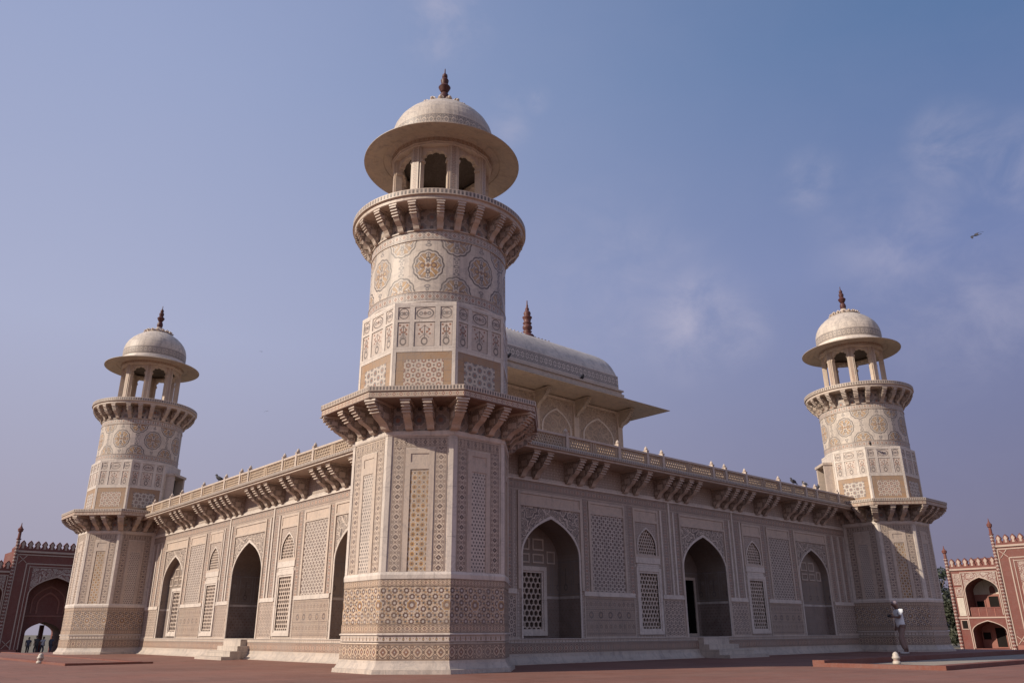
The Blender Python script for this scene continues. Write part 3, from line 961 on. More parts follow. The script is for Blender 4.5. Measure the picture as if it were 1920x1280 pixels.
# ------------------------------------------------------------------ walls
def build_wall(deep, windowed):
    f = F(0, 0, 0, -1)           # u = x, d towards -Y
    U = 8.9
    NI = [(-6.05, .92), (6.05, .92)]
    WB = [(-2.53, .36), (2.53, .36)]
    zb, ZT = .505, 4.62
    mb = MB()
    # columns of plain stone between openings
    ops = []
    for uc, h in NI: ops.append((uc - h, uc + h, 'n', uc, h))
    for uc, h in WB: ops.append((uc - h, uc + h, 'w', uc, h))
    ops.append((-1.0, 1.0, 'p', 0, 1.0))
    ops.sort()
    def q(u0, u1, z0, z1): mb.face([f.p(u0, 0, z0), f.p(u1, 0, z0), f.p(u1, 0, z1), f.p(u0, 0, z1)], [(u0, z0), (u1, z0), (u1, z1), (u0, z1)])
    last = -U
    arches = {}
    for u0, u1, kind, uc, h in ops:
        q(last, u0, 0, ZT); last = u1
        q(u0, u1, 0, .505 if kind != 'w' else .71)
        if kind == 'w':
            q(u0, u1, 2.08, 2.47)
            pts = arch_pts(uc, h, 2.78, 3.19)
            # side reveals of the upper window start at 2.47
            over_arch(mb, f, pts, ZT, 0, 0)
        else:
            pts = arch_pts(uc, h, 2.33 if kind == 'n' else 2.30, 3.16, 14)
            over_arch(mb, f, pts, ZT, 0, 0)
        arches[uc] = pts
    q(last, U, 0, ZT)
    wall = mb.build('outer_wall', m_wallcore)
    def sub(name, m, mat): return m.build(name, mat, wall)
    # plinth
    b = MB(); b.profile(f, [(-.1, -.06), (.20, -.06), (.19, -.005), (.15, .0), (.09, .06), (.045, .12), (.035, .19), (-.1, .19)], -U, U); sub('flared_foot', b, m_foot)
    b = MB(); b.box(f, -U, U, -.05, .026, .191, .405); sub('base_band', b, m_base_w)
    b = MB(); b.box(f, -U, U, -.05, .022, .412, .49); sub('vase_band', b, m_vases_w)
    b = MB(); b.box(f, -U, U, -.05, .045, .4905, .504); sub('moulding', b, m_plain)
    # niches
    for uc, h in NI:
        D = .72 if uc in deep else .22
        pts = arches[uc]
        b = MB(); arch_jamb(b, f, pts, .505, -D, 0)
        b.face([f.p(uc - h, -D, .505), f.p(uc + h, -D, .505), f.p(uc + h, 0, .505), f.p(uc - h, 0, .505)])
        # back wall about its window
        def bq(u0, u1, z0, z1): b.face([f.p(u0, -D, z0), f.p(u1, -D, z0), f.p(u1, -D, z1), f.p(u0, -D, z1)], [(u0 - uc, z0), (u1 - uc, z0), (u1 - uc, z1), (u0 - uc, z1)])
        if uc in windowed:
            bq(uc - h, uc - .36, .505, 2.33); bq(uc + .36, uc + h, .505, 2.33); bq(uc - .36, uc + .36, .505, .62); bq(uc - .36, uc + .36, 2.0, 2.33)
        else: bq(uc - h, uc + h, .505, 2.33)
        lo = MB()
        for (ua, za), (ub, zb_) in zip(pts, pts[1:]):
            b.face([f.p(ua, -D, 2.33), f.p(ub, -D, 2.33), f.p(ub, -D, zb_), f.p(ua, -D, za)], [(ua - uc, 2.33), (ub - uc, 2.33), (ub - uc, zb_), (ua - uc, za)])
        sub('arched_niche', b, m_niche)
        fd = F(0, D, 0, -1)
        if uc in windowed:
            b = MB(); frame_rect(b, fd, uc - .48, uc + .48, .56, 2.12, .10, -.02, .05); frame_rect(b, fd, uc - .38, uc + .38, .66, 2.02, .045, -.02, .025); sub('window_frame', b, m_plain)
            b = MB(); hex_screen(b, fd, lambda u, z: uc - .36 < u < uc + .36 and .66 < z < 2.02, uc - .34, uc + .36, .68, 2.02, .145, -.04, -.01, .24); sub('lattice_screen', b, m_white2)
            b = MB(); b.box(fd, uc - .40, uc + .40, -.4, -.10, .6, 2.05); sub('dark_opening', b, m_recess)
        # upper tracery on the back wall
        b = MB()
        for (u0, u1, z0, z1) in ((-.42, -.05, 2.2, 2.42), (.05, .42, 2.2, 2.42), (-.42, -.05, 2.5, 2.78), (.05, .42, 2.5, 2.78), (-.80, -.52, 2.2, 2.5), (.52, .80, 2.2, 2.5)):
            frame_rect(b, fd, uc + u0, uc + u1, z0, z1, .035, -.005, .02)
        sub('blind_tracery', b, m_white2)
        # spandrel and frames
        b = MB(); sp = arch_pts(uc, h + .02, 2.33, 3.185, 14)
        over_arch(b, f, sp, 3.40, 0, .006); sub('spandrel', b, m_spandrel)
        b = MB(); arch_band(b, f, pts, .51, .05, -.01, .022); sub('arch_moulding', b, m_plain)
    # portal
    pts = arches[0]; D = 1.0
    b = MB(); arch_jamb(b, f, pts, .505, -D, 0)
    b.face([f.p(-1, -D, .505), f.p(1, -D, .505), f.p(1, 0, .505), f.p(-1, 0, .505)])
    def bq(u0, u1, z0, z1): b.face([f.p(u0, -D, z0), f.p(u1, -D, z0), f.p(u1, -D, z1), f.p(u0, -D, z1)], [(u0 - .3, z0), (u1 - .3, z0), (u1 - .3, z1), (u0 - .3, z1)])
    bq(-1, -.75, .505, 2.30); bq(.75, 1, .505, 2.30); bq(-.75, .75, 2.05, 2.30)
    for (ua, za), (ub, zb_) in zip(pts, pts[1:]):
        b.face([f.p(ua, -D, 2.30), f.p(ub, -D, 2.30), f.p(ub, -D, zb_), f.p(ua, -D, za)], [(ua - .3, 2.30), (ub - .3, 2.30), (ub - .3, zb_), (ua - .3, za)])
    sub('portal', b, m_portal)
    fd = F(0, D, 0, -1)
    b = MB()                                         # dark hall behind the doorway
    for (u0, u1, d0, d1) in ((-.75, -.75, -1.6, 0), (.75, .75, -1.6, 0)):
        b.face([fd.p(u0, -1.6, .505), fd.p(u0, 0, .505), fd.p(u0, 0, 2.05), fd.p(u0, -1.6, 2.05)])
    b.face([fd.p(-.75, -1.6, .505), fd.p(.75, -1.6, .505), fd.p(.75, -1.6, 2.05), fd.p(-.75, -1.6, 2.05)])
    b.face([fd.p(-.75, -1.6, 2.05), fd.p(.75, -1.6, 2.05), fd.p(.75, 0, 2.05), fd.p(-.75, 0, 2.05)])
    b.face([fd.p(-.75, 0, .506), fd.p(.75, 0, .506), fd.p(.75, -1.6, .506), fd.p(-.75, -1.6, .506)])
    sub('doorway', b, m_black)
    b = MB(); frame_rect(b, fd, -.83, .83, .506, 2.13, .08, -.01, .03); sub('door_frame', b, m_white2)
    b = MB(); over_arch(b, f, arch_pts(0, 1.02, 2.30, 3.19, 14), 3.39, 0, .006); sub('spandrel', b, m_spandrel)
    b = MB(); arch_band(b, f, pts, .51, .055, -.01, .024); sub('arch_moulding', b, m_plain)
    # window bays
    for uc, h in WB:
        b = MB(); frame_rect(b, f, uc - .50, uc + .50, .57, 2.20, .09, -.01, .035); frame_rect(b, f, uc - .41, uc + .41, .66, 2.11, .05, -.03, .018); sub('window_frame', b, m_plain)
        b = MB(); hex_screen(b, f, lambda u, z: uc - .38 < u < uc + .38 and .69 < z < 2.09, uc - .36, uc + .37, .71, 2.08, .118, -.05, -.015, .30); sub('lattice_screen', b, m_white2)
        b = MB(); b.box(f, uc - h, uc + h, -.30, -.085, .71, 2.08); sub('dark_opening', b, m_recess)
        b = MB()
        for s_ in (-1, 1):
            b.face([f.p(uc + s_ * h, -.4, .71), f.p(uc + s_ * h, 0, .71), f.p(uc + s_ * h, 0, 2.08), f.p(uc + s_ * h, -.4, 2.08)])
        b.face([f.p(uc - h, -.4, 2.08), f.p(uc + h, -.4, 2.08), f.p(uc + h, 0, 2.08), f.p(uc - h, 0, 2.08)])
        b.face([f.p(uc - h, 0, .71), f.p(uc + h, 0, .71), f.p(uc + h, -.4, .71), f.p(uc - h, -.4, .71)])
        sub('window_reveal', b, m_white2)
        pts = arches[uc]
        b = MB()
        over_arch(b, f, arch_pts(uc, .41, 2.78, 3.235), 3.36, 0, .004); sub('spandrel', b, m_wallfine)
        b = MB(); arch_band(b, f, pts, 2.475, .035, -.02, .02); sub('arch_moulding', b, m_plain)
        def ins(u, z):
            if z < 2.46 or abs(u - uc) > h + .02: return False
            s_ = 1 - min(1, abs(u - uc) / h)
            return z < 2.78 + .41 * (.60 * (1 - (1 - s_) ** 2.6) ** .5 + .40 * s_) + .01
        b = MB(); hex_screen(b, f, ins, uc - .36, uc + .37, 2.50, 3.2, .092, -.05, -.015, .30); sub('lattice_screen', b, m_white2)
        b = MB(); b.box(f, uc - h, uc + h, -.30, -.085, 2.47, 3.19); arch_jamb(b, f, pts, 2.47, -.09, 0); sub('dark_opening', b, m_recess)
        b = MB(); b.box(f, uc - .50, uc + .50, -.01, .03, 2.31, 2.46); b.box(f, uc - .44, uc + .44, -.01, .014, 2.205, 2.305); sub('window_sill', b, m_plain)
        b = MB(); frame_rect(b, f, uc - .52, uc + .52, 2.462, 3.72, .065, -.01, .024); b.box(f, uc - .455, uc + .455, -.01, .022, 3.36, 3.43); sub('panel_frame', b, m_white2)
        b = MB(); b.box(f, uc - .454, uc + .454, -.01, .010, 3.431, 3.654); sub('plaque', b, m_plaque)
    # tall panels beside the niches
    for s_ in (-1, 1):
        uc = s_ * 4.06; hw = .61
        b = MB(); b.box(f, uc - hw, uc + hw, -.01, .006, 1.552, 3.40); sub('inlay_panel', b, m_wallstar)
        b = MB()
        b.box(f, uc - hw - .08, uc - hw, -.01, .028, 1.552, 3.72); b.box(f, uc + hw, uc + hw + .08, -.01, .028, 1.552, 3.72)
        b.box(f, uc - hw, uc + hw, -.01, .027, 3.40, 3.45); b.box(f, uc - hw, uc + hw, -.01, .027, 3.66, 3.72)
        sub('panel_frame', b, m_white2)
        b = MB(); b.box(f, uc - hw, uc + hw, -.01, .010, 3.451, 3.659); sub('plaque', b, m_plaque)
        # niche surround
        uc = s_ * 6.05
        b = MB()
        b.box(f, uc - 1.07, uc - .985, -.01, .032, 1.552, 3.74); b.box(f, uc + .985, uc + 1.07, -.01, .032, 1.552, 3.74)
        b.box(f, uc - .985, uc + .985, -.01, .031, 3.40, 3.46); b.box(f, uc - .985, uc + .985, -.01, .031, 3.68, 3.74)
        sub('panel_frame', b, m_white2)
        b = MB(); b.box(f, uc - .984, uc + .984, -.01, .010, 3.461, 3.679); sub('plaque', b, m_plaque)
        # dado fields
        for u0, u1, mt in ((4.06 - .93, 4.06 + .93, m_dadofloral), (1.10, 1.98, m_walldado), (7.16, 8.9, m_walldado)):
            a, c = sorted((s_ * u0, s_ * u1))
            b = MB(); b.box(f, a, c, -.01, .006, .507, 1.44); sub('dado_panel', b, mt)
            b = MB(); frame_rect(b, f, a, c, .506, 1.442, .03, -.01, .014); sub('panel_frame', b, m_white2)
            b = MB(); b.box(f, a, c, -.01, .04, 1.4425, 1.4675); b.box(f, a, c, -.01, .03, 1.4675, 1.55); sub('moulding', b, m_plain)
        # vertical inlay strips
        for u0, u1 in ((1.60, 1.82), (1.10, 1.30), (3.06, 3.26), (4.80, 4.92), (7.24, 7.48), (7.66, 7.90), (8.1, 8.35)):
            a, c = sorted((s_ * u0, s_ * u1))
            b = MB(); b.box(f, a, c, -.01, .006, 1.552, 3.742, (a + c) / 2, 0); sub('inlay_strip', b, m_wallstrip)
        for u in (1.34, 1.52, 1.90, 7.56, 8.0, 8.42):
            a = s_ * u
            b = MB(); b.box(f, a - .032, a + .032, -.01, .03, 1.552, 3.985 if u in (1.52,) else 3.744); sub('wall_pilaster', b, m_plain)
    b = MB(); frame_rect(b, f, -1.27 + .21, 1.27 - .21, 1.552 - .0, 3.73, .05, -.01, .032)
    b = MB()
    b.box(f, -1.09, -1.035, -.01, .032, .507, 3.73); b.box(f, 1.035, 1.09, -.01, .032, .507, 3.73); b.box(f, -1.035, 1.035, -.01, .031, 3.39, 3.45); b.box(f, -1.035, 1.035, -.01, .031, 3.67, 3.73)
    sub('panel_frame', b, m_white2)
    b = MB(); b.box(f, -1.034, 1.034, -.01, .010, 3.451, 3.669); sub('plaque', b, m_plaque)
    b = MB(); b.box(f, -U, -1.553, -.01, .007, 3.76, 3.985); b.box(f, -1.487, 1.487, -.01, .007, 3.76, 3.985); b.box(f, 1.553, U, -.01, .007, 3.76, 3.985); sub('frieze', b, m_frieze)
    b = MB(); b.box(f, -U, U, -.01, .04, 3.987, 4.03); b.box(f, -U, U, -.01, .03, 4.03, 4.085); sub('moulding', b, m_plain)
    # cornice
    b = MB(); b.profile(f, [(-.2, 4.60), (.66, 4.60), (.68, 4.61), (.68, 4.655), (-.2, 4.655)], -U, U); sub('cornice_slab', b, m_white2)
    b = MB(); b.profile(f, [(-.2, 4.657), (.715, 4.657), (.725, 4.665), (.725, 4.725), (.70, 4.745), (-.2, 4.745)], -U, U); sub('cornice_lip', b, m_cornice)
    # steps
    b = MB()
    b.box(f, -.62, .75, .03, .36, -.05, .315); b.box(f, -.62, 1.0, .36, .66, -.05, .19); b.box(f, -.62, 1.22, .66, .98, -.05, .06)
    b.box(f, -.62, .55, .01, .2, .3151, .485)
    sub('entrance_steps', b, m_step)
    return wall
m_cornice = inlay('dentil_cornice', (.46, .38, .32), p_dentil(.075, 4.66, 4.735))
wall = build_wall((-6.05,), (-6.05,))
wall_l = build_wall((6.05,), (-6.05, 6.05))
walls = []
# bracket groups under the cornice
GR = [(-6.8, 2), (-5.05, 3), (-3.15, 2), (-1.35, 4), (1.35, 4), (3.15, 2), (5.05, 3), (6.8, 2)]
wb = []
fw_ = F(0, 0, 0, -1)
for gc, n in GR:
    for i in range(n):
        u = gc + (i - (n - 1) / 2) * .43
        o_ = bracket_mb(fw_, u + random.uniform(-.012, .012), .155 * random.uniform(.95, 1.05), .62, 4.60, .55 * random.uniform(.98, 1.02)).build('bracket', (m_white2, m_bracket), wall)
        c_ = o_.copy(); COL.objects.link(c_); c_.parent = wall_l
wl = []
for loc, rz, lab in (((0, -9.356, 0), 0, 'right outer wall of the tomb, in shade'), ((-9.356, 0, 0), -PI / 2, 'left outer wall of the tomb, in full sun'), ((0, 9.356, 0), PI, 'outer wall at the back of the tomb'), ((9.356, 0, 0), PI / 2, 'outer wall on the far side of the tomb')):
    if not wl: w = wall; w.parent = tomb
    elif len(wl) == 1: w = wall_l; w.parent = tomb
    else:
        w = wall.copy(); COL.objects.link(w); w.parent = tomb
        for ch in wall.children:
            if ch.name.split('.')[0] == 'bracket': to_rest(ch, loc, rz)
            else:
                c = ch.copy(); COL.objects.link(c); c.parent = w
    w.location = loc; w.rotation_euler = (0, 0, rz); w['label'] = lab
    wl.append(w)
tag(rest.build('bracket', (m_white2, m_bracket), tomb), kind='stuff')

# balustrades differ a little from wall to wall
m_balpanel = plain('balustrade_yellow_stone', (.42, .30, .20), 1.0, .6)
m_balwhite = plain('balustrade_marble', (.52, .43, .365), 1.0, .5)
def balustrade(parent, posts):
    f = F(0, 0, 0, -1)
    Z0, Z1 = 4.746, 5.06
    d0, d1 = .50, .56
    b = MB(); b.box(f, -8.75, 8.75, d0 - .02, d1 + .02, Z1, Z1 + .05); b.box(f, -8.75, 8.75, d0 - .02, d1 + .02, Z0, Z0 + .045); b.build('balustrade_rail', m_balwhite, parent)
    us = [-8.75] + sorted(posts) + [8.75]
    for a, c in zip(us, us[1:]):
        n = max(1, round((c - a) / .95))
        w = (c - a) / n
        b = MB()
        big = [(a + i * w, a + (i + 1) * w) for i in range(n)]
        for i, (p0, p1) in enumerate(big):
            # solid uprights beside narrow slots
            for s0, s1 in ((p0 + .05, p0 + .10), (p1 - .10, p1 - .05)):
                b.box(f, s0, s1, d0, d1, Z0 + .045, Z1)
            if i: b.box(f, p0 - .03, p0 + .03, d0, d1 + .004, Z0 + .045, Z1)
        for p0, p1 in big:
            lo, hi = p0 + .10, p1 - .10
            hex_screen(b, f, lambda u, z: lo + .02 < u < hi - .02 and Z0 + .06 < z < Z1 - .02, lo + .04, hi, Z0 + .07, Z1, .085, d0 + .012, d1 - .012, .36)
            frame_rect(b, f, lo, hi, Z0 + .045, Z1, .022, d0 + .005, d1 - .005)
        b.build('pierced_panel', m_balpanel, parent)
    for u in posts:
        b = MB(); b.box(f, u - .042, u + .042, d0 - .02, d1 + .03, Z0, 5.15); b.box(f, u - .05, u + .05, d0 - .03, d1 + .04, 5.15, 5.168)
        c = f.p(u, (d0 + d1) / 2, 5.168)
        b.ring([(.025, 5.168), (.045, 5.19), (.05, 5.215), (.03, 5.245), (.012, 5.275), (0, 5.285)], 8, 0, False, (c.x, c.y))
        b.build('balustrade_post', m_balwhite, parent)
balustrade(wl[0], [-7.3, -6.0, -4.1, -2.96, -2.3, 0.0, .64, 1.7, 3.6, 5.2, 5.9, 7.4])
balustrade(wl[1], [-7.5, -5.74, -4.75, -2.83, -1.04, .1, .7, 2.89, 3.68, 4.62, 6.6])
balustrade(wl[2], [-6, -3, 0, 3, 6]); balustrade(wl[3], [-6, -3, 0, 3, 6])

# ------------------------------------------------------------------ roof and pavilion
f0 = F(0, 0, 0, -1)
b = MB(); b.box(f0, -9.2, 9.2, -9.2, 9.2, 4.50, 4.63); b.build('roof_terrace', m_white2, tomb)
H = 3.55
b = MB(); b.box(f0, -H, H, -H, H, 4.631, 8.72)
pav = b.build('rooftop_pavilion', m_pavwall, tomb)
pav['label'] = 'square rooftop pavilion with curved dome and wide eaves'
for k in range(4):
    a = k * PI / 2 - PI / 2
    f = F(math.cos(a) * H, math.sin(a) * H, math.cos(a), math.sin(a))
    for u in (-3.42, -1.0, 1.0, 3.42):
        b = MB(); b.box(f, u - .13, u + .13, -.02, .05, 4.64, 8.45); b.box(f, u - .17, u + .17, -.02, .07, 8.45, 8.55); b.build('pavilion_pilaster', m_white2, pav)
        b = bracket_mb(f, u, .14, .75, 8.66, .62); b.build('eave_bracket', m_eave, pav)
    for uc, hw in ((-2.2, .78), (0, .68), (2.2, .78)):
        pts = arch_pts(uc, hw, 7.45, 8.12)
        b = MB(); arch_band(b, f, pts, 4.7, .06, -.01, .03); b.build('arch_moulding', m_plain, pav)
        b = MB(); b.prism(f, [(uc - hw, 4.7), (uc + hw, 4.7)] + list(reversed(pts)), -.01, .008); b.build('blind_arch', m_pavarch, pav)
    b = MB(); b.box(f, -H, H, -.01, .06, 8.555, 8.63); b.build('pavilion_moulding', m_white2, pav)
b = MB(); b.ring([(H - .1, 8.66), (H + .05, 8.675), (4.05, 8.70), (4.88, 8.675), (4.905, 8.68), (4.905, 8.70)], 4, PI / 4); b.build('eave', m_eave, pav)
b = MB(); b.ring([(4.905, 8.70), (4.2, 8.94), (H + .12, 9.27), (H - .1, 9.28)], 4, PI / 4); b.build('eave_top', m_petals, pav)
b = MB(); b.ring([(H - .1, 9.27), (H + .12, 9.275), (H + .13, 9.36), (H + .06, 9.40), (H + .06, 9.46), (H + .12, 9.48), (H + .12, 9.54), (H - .02, 9.56), (H - .02, 9.66)], 4, PI / 4); b.build('dome_ledge', m_white2, pav)
b = MB(); b.ring([(H - .02, 9.66), (H - .03, 10.14)], 4, PI / 4); b.build('dome_band', m_pavband, pav)
# canopy vault: square plan that narrows to a ridge along X
def vault():
    b = MB(); n = 22; sec = []
    for i in range(n + 1):
        t = (i / n) ** 1.6
        z = 10.14 + 2.2 * (.30 * (1 - (1 - t) ** 11) + .70 * t)
        hy = (H - .03) * (1 - t)
        hx = H - .03 - .42 * t ** 1.2
        if i == n: hy = .02
        # rounded-rectangle section
        pts = []
        rc = min(hy, .12 + .6 * t)
        m = 5
        for cxs, cys, a0 in ((1, -1, -PI / 2), (1, 1, 0), (-1, 1, PI / 2), (-1, -1, PI)):
            for j in range(m + 1):
                a = a0 + PI / 2 * j / m
                pts.append((cxs * (hx - rc) + rc * math.cos(a), cys * (hy - rc) + rc * math.sin(a), z))
        sec.append(pts)
    for s0, s1 in zip(sec, sec[1:]):
        for i in range(len(s0)):
            j = (i + 1) % len(s0)
            b.face([s0[i], s0[j], s1[j], s1[i]], [(s0[i][0] + s0[i][1], s0[i][2]), (s0[j][0] + s0[j][1], s0[j][2]), (s1[j][0] + s1[j][1], s1[j][2]), (s1[i][0] + s1[i][1], s1[i][2])], True)
    return b
vault().build('canopy_dome', m_white, pav)
b = MB()
for s_ in (-1, 1):
    fr_ = F(0, 0, 0, -s_)
    for i in range(31):
        u = -3.0 + i * .2
        b.prism(F(0, -s_ * .16, 0, -s_), [(u - .085, 12.24), (u + .085, 12.24), (u + .08, 12.38), (u, 12.47), (u - .08, 12.38)], -.03, .05, True)
b.box(f0, -3.08, 3.08, -.2, .2, 12.2, 12.37)
b.build('ridge_petals', m_white2, pav)
for x in (-1.92, 1.92):
    b = MB()
    k = 1.0
    prof = [(.30, 12.3), (.30, 12.45), (.27, 12.50), (.16, 12.55), (.15, 12.60), (.20, 12.66), (.12, 12.69), (.12, 12.71), (.20, 12.79), (.21, 12.88), (.15, 12.97), (.13, 13.0), (.19, 13.03), (.19, 13.06), (.14, 13.1), (.17, 13.24), (.21, 13.30), (.21, 13.33), (.13, 13.36), (.13, 13.40), (.16, 13.50), (.12, 13.59), (.06, 13.63), (.09, 13.67), (.08, 13.74), (.04, 13.79), (.05, 13.85), (.03, 13.92), (.02, 14.1), (0, 14.12)]
    b.ring(prof, 20, 0, False, (x, 0), smooth=True)
    b.build('finial', m_finial2, pav)

# ================================================================== GROUND
def ground_mat(name, col, bw, bh, warm=1.0):
    m, nt, b = new_mat(name)
    tc = nt.nodes.new('ShaderNodeTexCoord')
    br = nt.nodes.new('ShaderNodeTexBrick')
    br.inputs['Scale'].default_value = 1.0
    br.inputs['Brick Width'].default_value = bw
    br.inputs['Row Height'].default_value = bh
    br.inputs['Mortar Size'].default_value = .018
    br.inputs['Color1'].default_value = (*col, 1)
    br.inputs['Color2'].default_value = (*[c * .78 for c in col], 1)
    br.inputs['Mortar'].default_value = (*[c * .5 for c in col], 1)
    nt.links.new(tc.outputs['Object'], br.inputs['Vector'])
    pat = ramp(noise(nt, .35, 6, .65), .35, .68)
    c0 = mixc(nt, pat * .45, br.outputs['Color'], tuple(min(1, c * 1.5) for c in col))
    dst = ramp(noise(nt, 1.3, 6, .7, dist=.8), .50, .72)
    c0 = mixc(nt, dst * .40, c0, (.22, .125, .098))
    weather(nt, b, c0, .3, .75, .6)
    return m
m_ground = ground_mat('red_sandstone_paving', (.19, .080, .056), .9, .6)
m_garden = plain('dry_garden_earth', (.10, .085, .05), 1.0, .9)
m_kerb = plain('red_sandstone_kerb', (.17, .052, .034), .4, .7)
m_channel = plain('grey_channel_stone', (.27, .225, .18), 1.3, .95)
b = MB(); b.face([(-40, -45, -.02), (24, -45, -.02), (24, 24, -.02), (-40, 24, -.02)]); b.face([(24, -45, -1.3), (24, 24, -1.3), (24, 24, -.02), (24, -45, -.02)]); b.face([(24, 24, -1.3), (-40, 24, -1.3), (-40, 24, -.02), (24, 24, -.02)])
tag(b.build('ground', m_ground), kind='structure')
b = MB(); b.face([(-3000, -3000, -1.25), (3000, -3000, -1.25), (3000, 3000, -1.25), (-3000, 3000, -1.25)])
tag(b.build('terrain', m_garden), kind='structure')

# ------------------------------------------------------------------ channel kerbs (thing: basin surround)
def basin(name, rz, loc, label, mir=1, u=-3.85, d=(4.4, 6.9), bed=None):
    e = empty(name, loc, rz)
    tag(e, label, 'kerb')
    f = F(0, 0, 0, -1)
    def bx(name, u0, u1, d0, d1, z0, z1, mat):
        a, c = sorted((u0 * mir, u1 * mir))
        b = MB(); b.box(f, a, c, d0, d1, z0, z1); b.build(name, mat, e)
    bx('back_kerb', u, 14.0, d[0], d[0] + .25, -.02, .10 if mir > 0 else .02, m_kerb)
    bx('side_kerb', u, u + .25, d[0] + .25, d[1] - .25, -.02, .05 if mir > 0 else .028, m_kerb)
    bx('front_kerb', u, 14.0, d[1] - .25, d[1], -.02, .055 if mir > 0 else .03, m_kerb)
    bx('channel_bed', u + .25, 14.0, d[0] + .25, d[1] - .25, -.015, -.006, bed or m_channel)
    return e


# ================================================================== SMALL THINGS
basin('channel_kerb', 0, (10, 0, 0), 'low red sandstone kerb of the grey channel beside the shaded right wall')
basin('channel_kerb', -PI / 2, (0, 10, 0), 'low red sandstone kerb along the ground before the sunlit left wall', -1, -2.25, (2.4, 4.3), m_ground)
m_lampwhite = plain('painted_white_stone', (.46, .41, .36), .8, .5)
m_lampband = plain('banded_stone_ring', (.36, .26, .22), .8, .5)
def stump(loc, label):
    e = empty('garden_bollard', loc); e.scale = (.85,) * 3
    tag(e, label, 'bollard', 'small white bollards on the channel kerbs')
    b = MB(); b.ring([(0, 0), (.085, 0), (.09, .015), (.09, .055), (.07, .07)], 20, 0, False, smooth=True); b.build('base', m_lampwhite, e)
    b = MB(); b.ring([(.07, .07), (.072, .115)], 20, 0, False, smooth=True); b.build('ring', m_lampband, e)
    b = MB(); b.ring([(.072, .115), (.092, .125), (.092, .165), (.07, .18), (.075, .21), (.05, .255), (.02, .275), (0, .28)], 20, 0, False, smooth=True); b.build('cap', m_lampwhite, e)
    return e
stump((8.02, -5.22, -.006), 'small white ringed bollard at the foot of the man in the white shirt')
stump((-4.32, 10.0, -.02), 'small white ringed bollard in front of the shaded left gateway')

# ------------------------------------------------------------------ people
def skin_body(name, joints, edges, radii, mat, parent=None, sub=2):
    me = bpy.data.meshes.new(name)
    me.from_pydata(joints, edges, [])
    o = bpy.data.objects.new(name, me); COL.objects.link(o)
    sk = o.modifiers.new('skin', 'SKIN'); sk.use_smooth_shade = True
    for i, r in enumerate(radii):
        v = me.skin_vertices[0].data[i]
        v.radius = r if isinstance(r, tuple) else (r, r)
        v.use_root = (i == 0)
    ss = o.modifiers.new('sub', 'SUBSURF'); ss.levels = sub; ss.render_levels = sub
    dg = bpy.context.evaluated_depsgraph_get(); dg.update()
    m2 = bpy.data.meshes.new_from_object(o.evaluated_get(dg))
    m2.name = name
    m2.materials.clear(); m2.materials.append(mat)
    bpy.data.objects.remove(o)
    o = bpy.data.objects.new(name, m2); COL.objects.link(o)
    if parent: o.parent = parent
    return o
m_skin = plain('brown_skin', (.16, .075, .05), .4, .55, bump=0)
m_shirt = plain('white_cotton', (.80, .78, .82), .2, .8, bump=0)
m_trouser = plain('brown_cotton', (.27, .17, .135), .6, .85, bump=0)
m_shoe = plain('pale_shoe', (.45, .42, .40), .5, .7, bump=0)
m_hair = plain('dark_grey_hair', (.05, .04, .04), .3, .7, bump=0)
m_camera = plain('black_plastic', (.015, .015, .018), .2, .4, bump=0)
